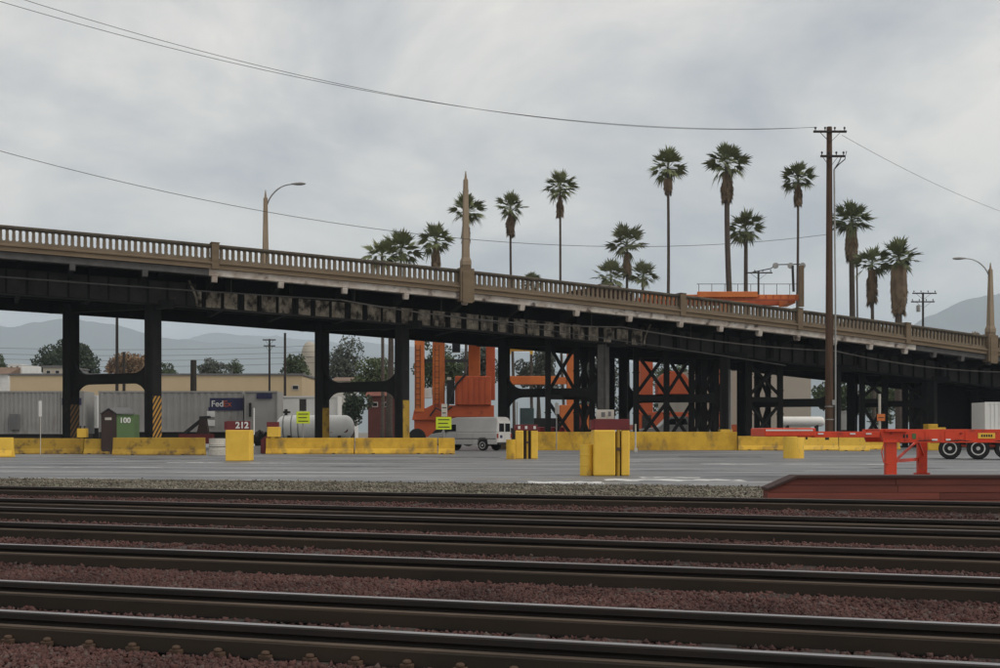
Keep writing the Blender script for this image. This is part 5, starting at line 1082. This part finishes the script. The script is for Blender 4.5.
PL = [(382, 253, 17, 'low fan palm crown, left one of the pair just over the balustrade', (0, 0), .4, .22, 0, {}),
      (401, 249, 18, 'low fan palm crown, right one of the pair just over the balustrade', (0, 0), .4, .22, 0, {}),
      (436, 240, 15.5, 'short fan palm with brown skirt left of the bare obelisk', (247, 266), .75, .22, 0, {}),
      (466, 210, 16.5, 'fan palm standing directly behind the bare obelisk', (220, 240), .55, .20, 0, {}),
      (510.5, 207, 14.5, 'slim fan palm with long brown skirt next right of the obelisk', (212, 233), .62, .19, 0, {'lean': .35}),
      (560, 186, 16, 'tall slim palm leaning slightly, narrow brown skirt, above the maroon car', (196, 214), .48, .18, 0, {'lean': .5}),
      (627, 242, 18, 'medium fan palm rising from low fan palms by the maroon car', (254, 276), .55, .22, 2, {}),
      (611, 276, 16, 'low pale fan palm in front of the medium palm', (0, 0), .4, .2, 2, {}),
      (643, 275, 13, 'low fan palm just right of the medium palm', (0, 0), .4, .2, 2, {}),
      (532, 282, 10, 'tip of a small palm peeping over the balustrade', (0, 0), .4, .2, 2, {}),
      (668, 166, 18, 'very tall slim palm with rounded brown skirt left of the crane girder', (179, 193), .95, .22, 0, {}),
      (727, 162, 19, 'tallest thick trunked palm with long skirt above the crane girder', (174, 199), .95, .40, 1, {'lean': .6}),
      (746, 228, 17.5, 'shorter palm with rough trunk beside the tallest palm', (0, 0), .5, .32, 1, {}),
      (798, 178, 15.5, 'tall thin palm left of the utility pole with hanging brown fronds', (184, 203), .6, .19, 1, {}),
      (851.5, 219, 18.5, 'bushy palm with large brown skirt just right of the utility pole', (229, 258), 1.25, .42, 1, {'n': 58}),
      (872, 262, 17, 'shaggy trunked palm between two bushier palms', (270, 304), .85, .25, 1, {}),
      (899, 257, 18.5, 'broad palm with thick shaggy trunk left of the far transformer pole', (266, 321), 1.7, .5, 1, {'n': 58}),
      (390.5, 300, 16, 'palm trunk standing behind the banded column below the viaduct', (0, 0), .5, .42, 1, {})]
for i, (px, yc, rp, lb, sk, sw, tr, lf, kw) in enumerate(PL):
    palm(px, yc, rp, DPm + (i * 7 % 11) * .8, lb, sk, sw, tr, seed=i, leaf=lf, **kw)
palm(857, 262, 6, DPm + 14, 'thin bare stem behind the bushy palm', (0, 0), .3, .14, n=14, seed=40, leaf=1)

# ------------------------------------------------------------------ broadleaf trees
def tree(px, ytop, ybot, wpx, d, kind, label, seed, n=3600, base=None, cl=18):
    rr = np.random.default_rng(seed); x = X(px, d); zt, zb = Z(ytop, d), Z(ybot, d); rx = wpx / 2 * d / F; rz = (zt - zb) / 2; zc = (zt + zb) / 2
    t = empty('tree', (x, d, -.1), label, 'tree', 'trees beyond the viaduct')
    m = MB(); m.tube([(x, d, -.1), (x + .1, d, zb * .6), (x, d, zc)], [rx * .09 + .1, rx * .07 + .08, .06], 8)
    cen = []
    for i in range(cl):
        v = rr.normal(size=3); v /= np.linalg.norm(v); f = rr.uniform(.35, .82); cen.append((x + v[0] * rx * f, d + v[1] * rx * f * .8, zc + v[2] * rz * f))
    for c in cen[:8]: m.tube([(x, d, zb * .8 + zc * .2), tuple((np.array([x, d, zc]) + np.array(c)) / 2 - np.array([0, 0, .2])), c], [.1 + rx * .03, .07, .03], 6)
    m.build('trunk', M_bark, t)
    cen = np.array(cen); idx = rr.integers(0, cl, n); v = rr.normal(size=(n, 3)); v /= np.linalg.norm(v, axis=1)[:, None]
    rad = rr.uniform(.25, 1, n) ** .45 * rr.uniform(.75, 1.15, cl)[idx]; sc = np.array([rx * .42, rx * .42, rz * .40])
    c = cen[idx] + v * rad[:, None] * sc; ls = (.14 + .10 * rr.random(n)) * (rx / 3) ** .5
    a = rr.normal(size=(n, 3)); a /= np.linalg.norm(a, axis=1)[:, None]; b = np.cross(a, rr.normal(size=(n, 3))); b /= np.linalg.norm(b, axis=1)[:, None]
    Vv = np.stack([c - a * ls[:, None], c - b * ls[:, None] * .6, c + a * ls[:, None], c + b * ls[:, None] * .6], 1).reshape(-1, 3)
    mb = MB(); mb.v = [tuple(q) for q in Vv]; mb.f = [(4 * i, 4 * i + 1, 4 * i + 2, 4 * i + 3) for i in range(n)]; mb.build('crown', M_foliage[kind], t)
tree(69, 341, 380, 62, 215, 'dark', 'round dark green tree crown behind the black column', 1, 15000, cl=60)
tree(128, 352, 380, 52, 225, 'autumn', 'orange brown autumn tree between the columns', 22, 5000, cl=40)
tree(0, 355, 382, 18, 200, 'mid', 'small green tree beside the pale building', 3, 2000)
tree(213, 357, 382, 34, 220, 'grey', 'low grey green tree above the tan warehouse', 4, 2200)
tree(163, 362, 382, 30, 220, 'mid', 'low green tree right of the striped column above the warehouse', 5, 2200)
tree(296, 350, 400, 36, 175, 'mid', 'green tree in front of the domed tower', 6, 3600)
tree(346, 335, 400, 44, 200, 'grey', 'tall grey green tree between the banded columns', 7, 5000, cl=26)
tree(374, 356, 398, 52, 168, 'light', 'light green bushy tree between the banded columns', 8, 4500, cl=24)
tree(352, 386, 428, 40, 142, 'dark', 'dark green hedge tree behind the propane tank', 9, 3600)
tree(440, 335, 392, 60, 168, 'mid', 'green tree seen between the orange crane legs', 10, 4500, cl=22)
tree(478, 342, 392, 50, 172, 'grey', 'grey green tree behind the red machinery box', 11, 3600)
tree(538, 345, 400, 50, 165, 'grey', 'grey green tree behind the yellow spreader', 12, 4000)
tree(600, 350, 420, 60, 170, 'grey', 'hazy tree behind the middle shoring frame', 13, 4000)
tree(670, 360, 420, 50, 172, 'mid', 'green tree behind the orange engine body', 14, 3600)
tree(836, 378, 425, 56, 150, 'mid', 'green tree right of the cream wall under the viaduct', 15, 4000)
tree(880, 380, 428, 60, 160, 'light', 'light green tree in the gap behind the striped marker', 16, 4000)
tree(925, 384, 430, 60, 165, 'mid', 'green tree behind the far dark bents', 17, 3600)
tree(975, 330, 345, 18, 230, 'autumn', 'bare brownish tree top over the balustrade before the mountain', 18, 900)
tree(235, 358, 380, 20, 230, 'mid', 'small green tree above the warehouse beside the plain pole', 19, 1400)

# ------------------------------------------------------------------ mountains and haze
def ridge(name, pts, d, seed, dep=2600, back=0):
    rr = random.Random(seed); pxs = [p for p, _ in pts]; ys = [y for _, y in pts]; n = 260; rows = 14; mb = MB(); from mathutils import noise
    for j in range(rows + 1):
        f = j / rows
        for i in range(n + 1):
            px = pxs[0] + (pxs[-1] - pxs[0]) * i / n; y = float(np.interp(px, pxs, ys)); zt = Z(y, d)
            prof = math.sin(min(f, 1) * math.pi / 2) if f < .72 else None
            g = f / .72
            hgt = zt * (g ** 1.15 if g <= 1 else max(0, 1 - (g - 1) * 2.2))
            yy = d - dep * (.72 - f) * 1.0; xx = X(px, d) * (1 + 0 * f)
            nz_ = noise.fractal(Vector((xx / 900, yy / 900, seed)), 1.0, 2.0, 6)
            ridgev = abs(noise.fractal(Vector((xx / 420, yy / 1400, seed + 7)), 1.0, 2.1, 5))
            hgt += (nz_ * .10 - ridgev * .22) * zt * min(1, 4 * f) * (1.25 - g if g < 1 else .25)
            mb.v.append((xx, yy, max(hgt, -12) - 12 * (f == 0)))
    for j in range(rows):
        for i in range(n): a = j * (n + 1) + i; mb.f.append((a, a + 1, a + n + 2, a + n + 1))
    o = mb.build(name, M_hill, None, smooth=True, local=True); tag(o, kind='structure')
ridge('hills', [(-900, 300), (-500, 316), (-200, 326), (-60, 324), (0, 323), (25, 318), (45, 315.5), (70, 317), (100, 321), (130, 327), (155, 334), (180, 338), (215, 340), (300, 346), (420, 358), (560, 372), (700, 392), (800, 428)], 8200, 3)
ridge('hills', [(120, 428), (150, 352), (180, 337), (215, 331), (250, 330), (290, 334), (340, 341), (420, 346), (520, 350), (640, 362), (760, 380), (860, 428)], 10500, 9)
ridge('hills', [(640, 428), (760, 392), (840, 362), (900, 332), (925, 315), (945, 305), (965, 298), (985, 292), (1010, 286), (1060, 281), (1140, 278), (1300, 290), (1600, 310)], 7600, 5)
hz = MB().box(-13500, 13500, -250, 13500, -1.2, 1130).build('haze', None); tag(hz, kind='stuff')
hm = bpy.data.materials.new('haze_air'); hm.use_nodes = True; ht = hm.node_tree; ht.nodes.clear()
ho = N(ht, 'ShaderNodeOutputMaterial'); hv = N(ht, 'ShaderNodeVolumePrincipled'); hv.inputs['Color'].default_value = (0.76, 0.885, 1.0, 1); hv.inputs['Density'].default_value = 0.00015
hv.inputs['Anisotropy'].default_value = 0.2
ht.links.new(hv.outputs[0], ho.inputs['Volume']); hz.data.materials.append(hm)
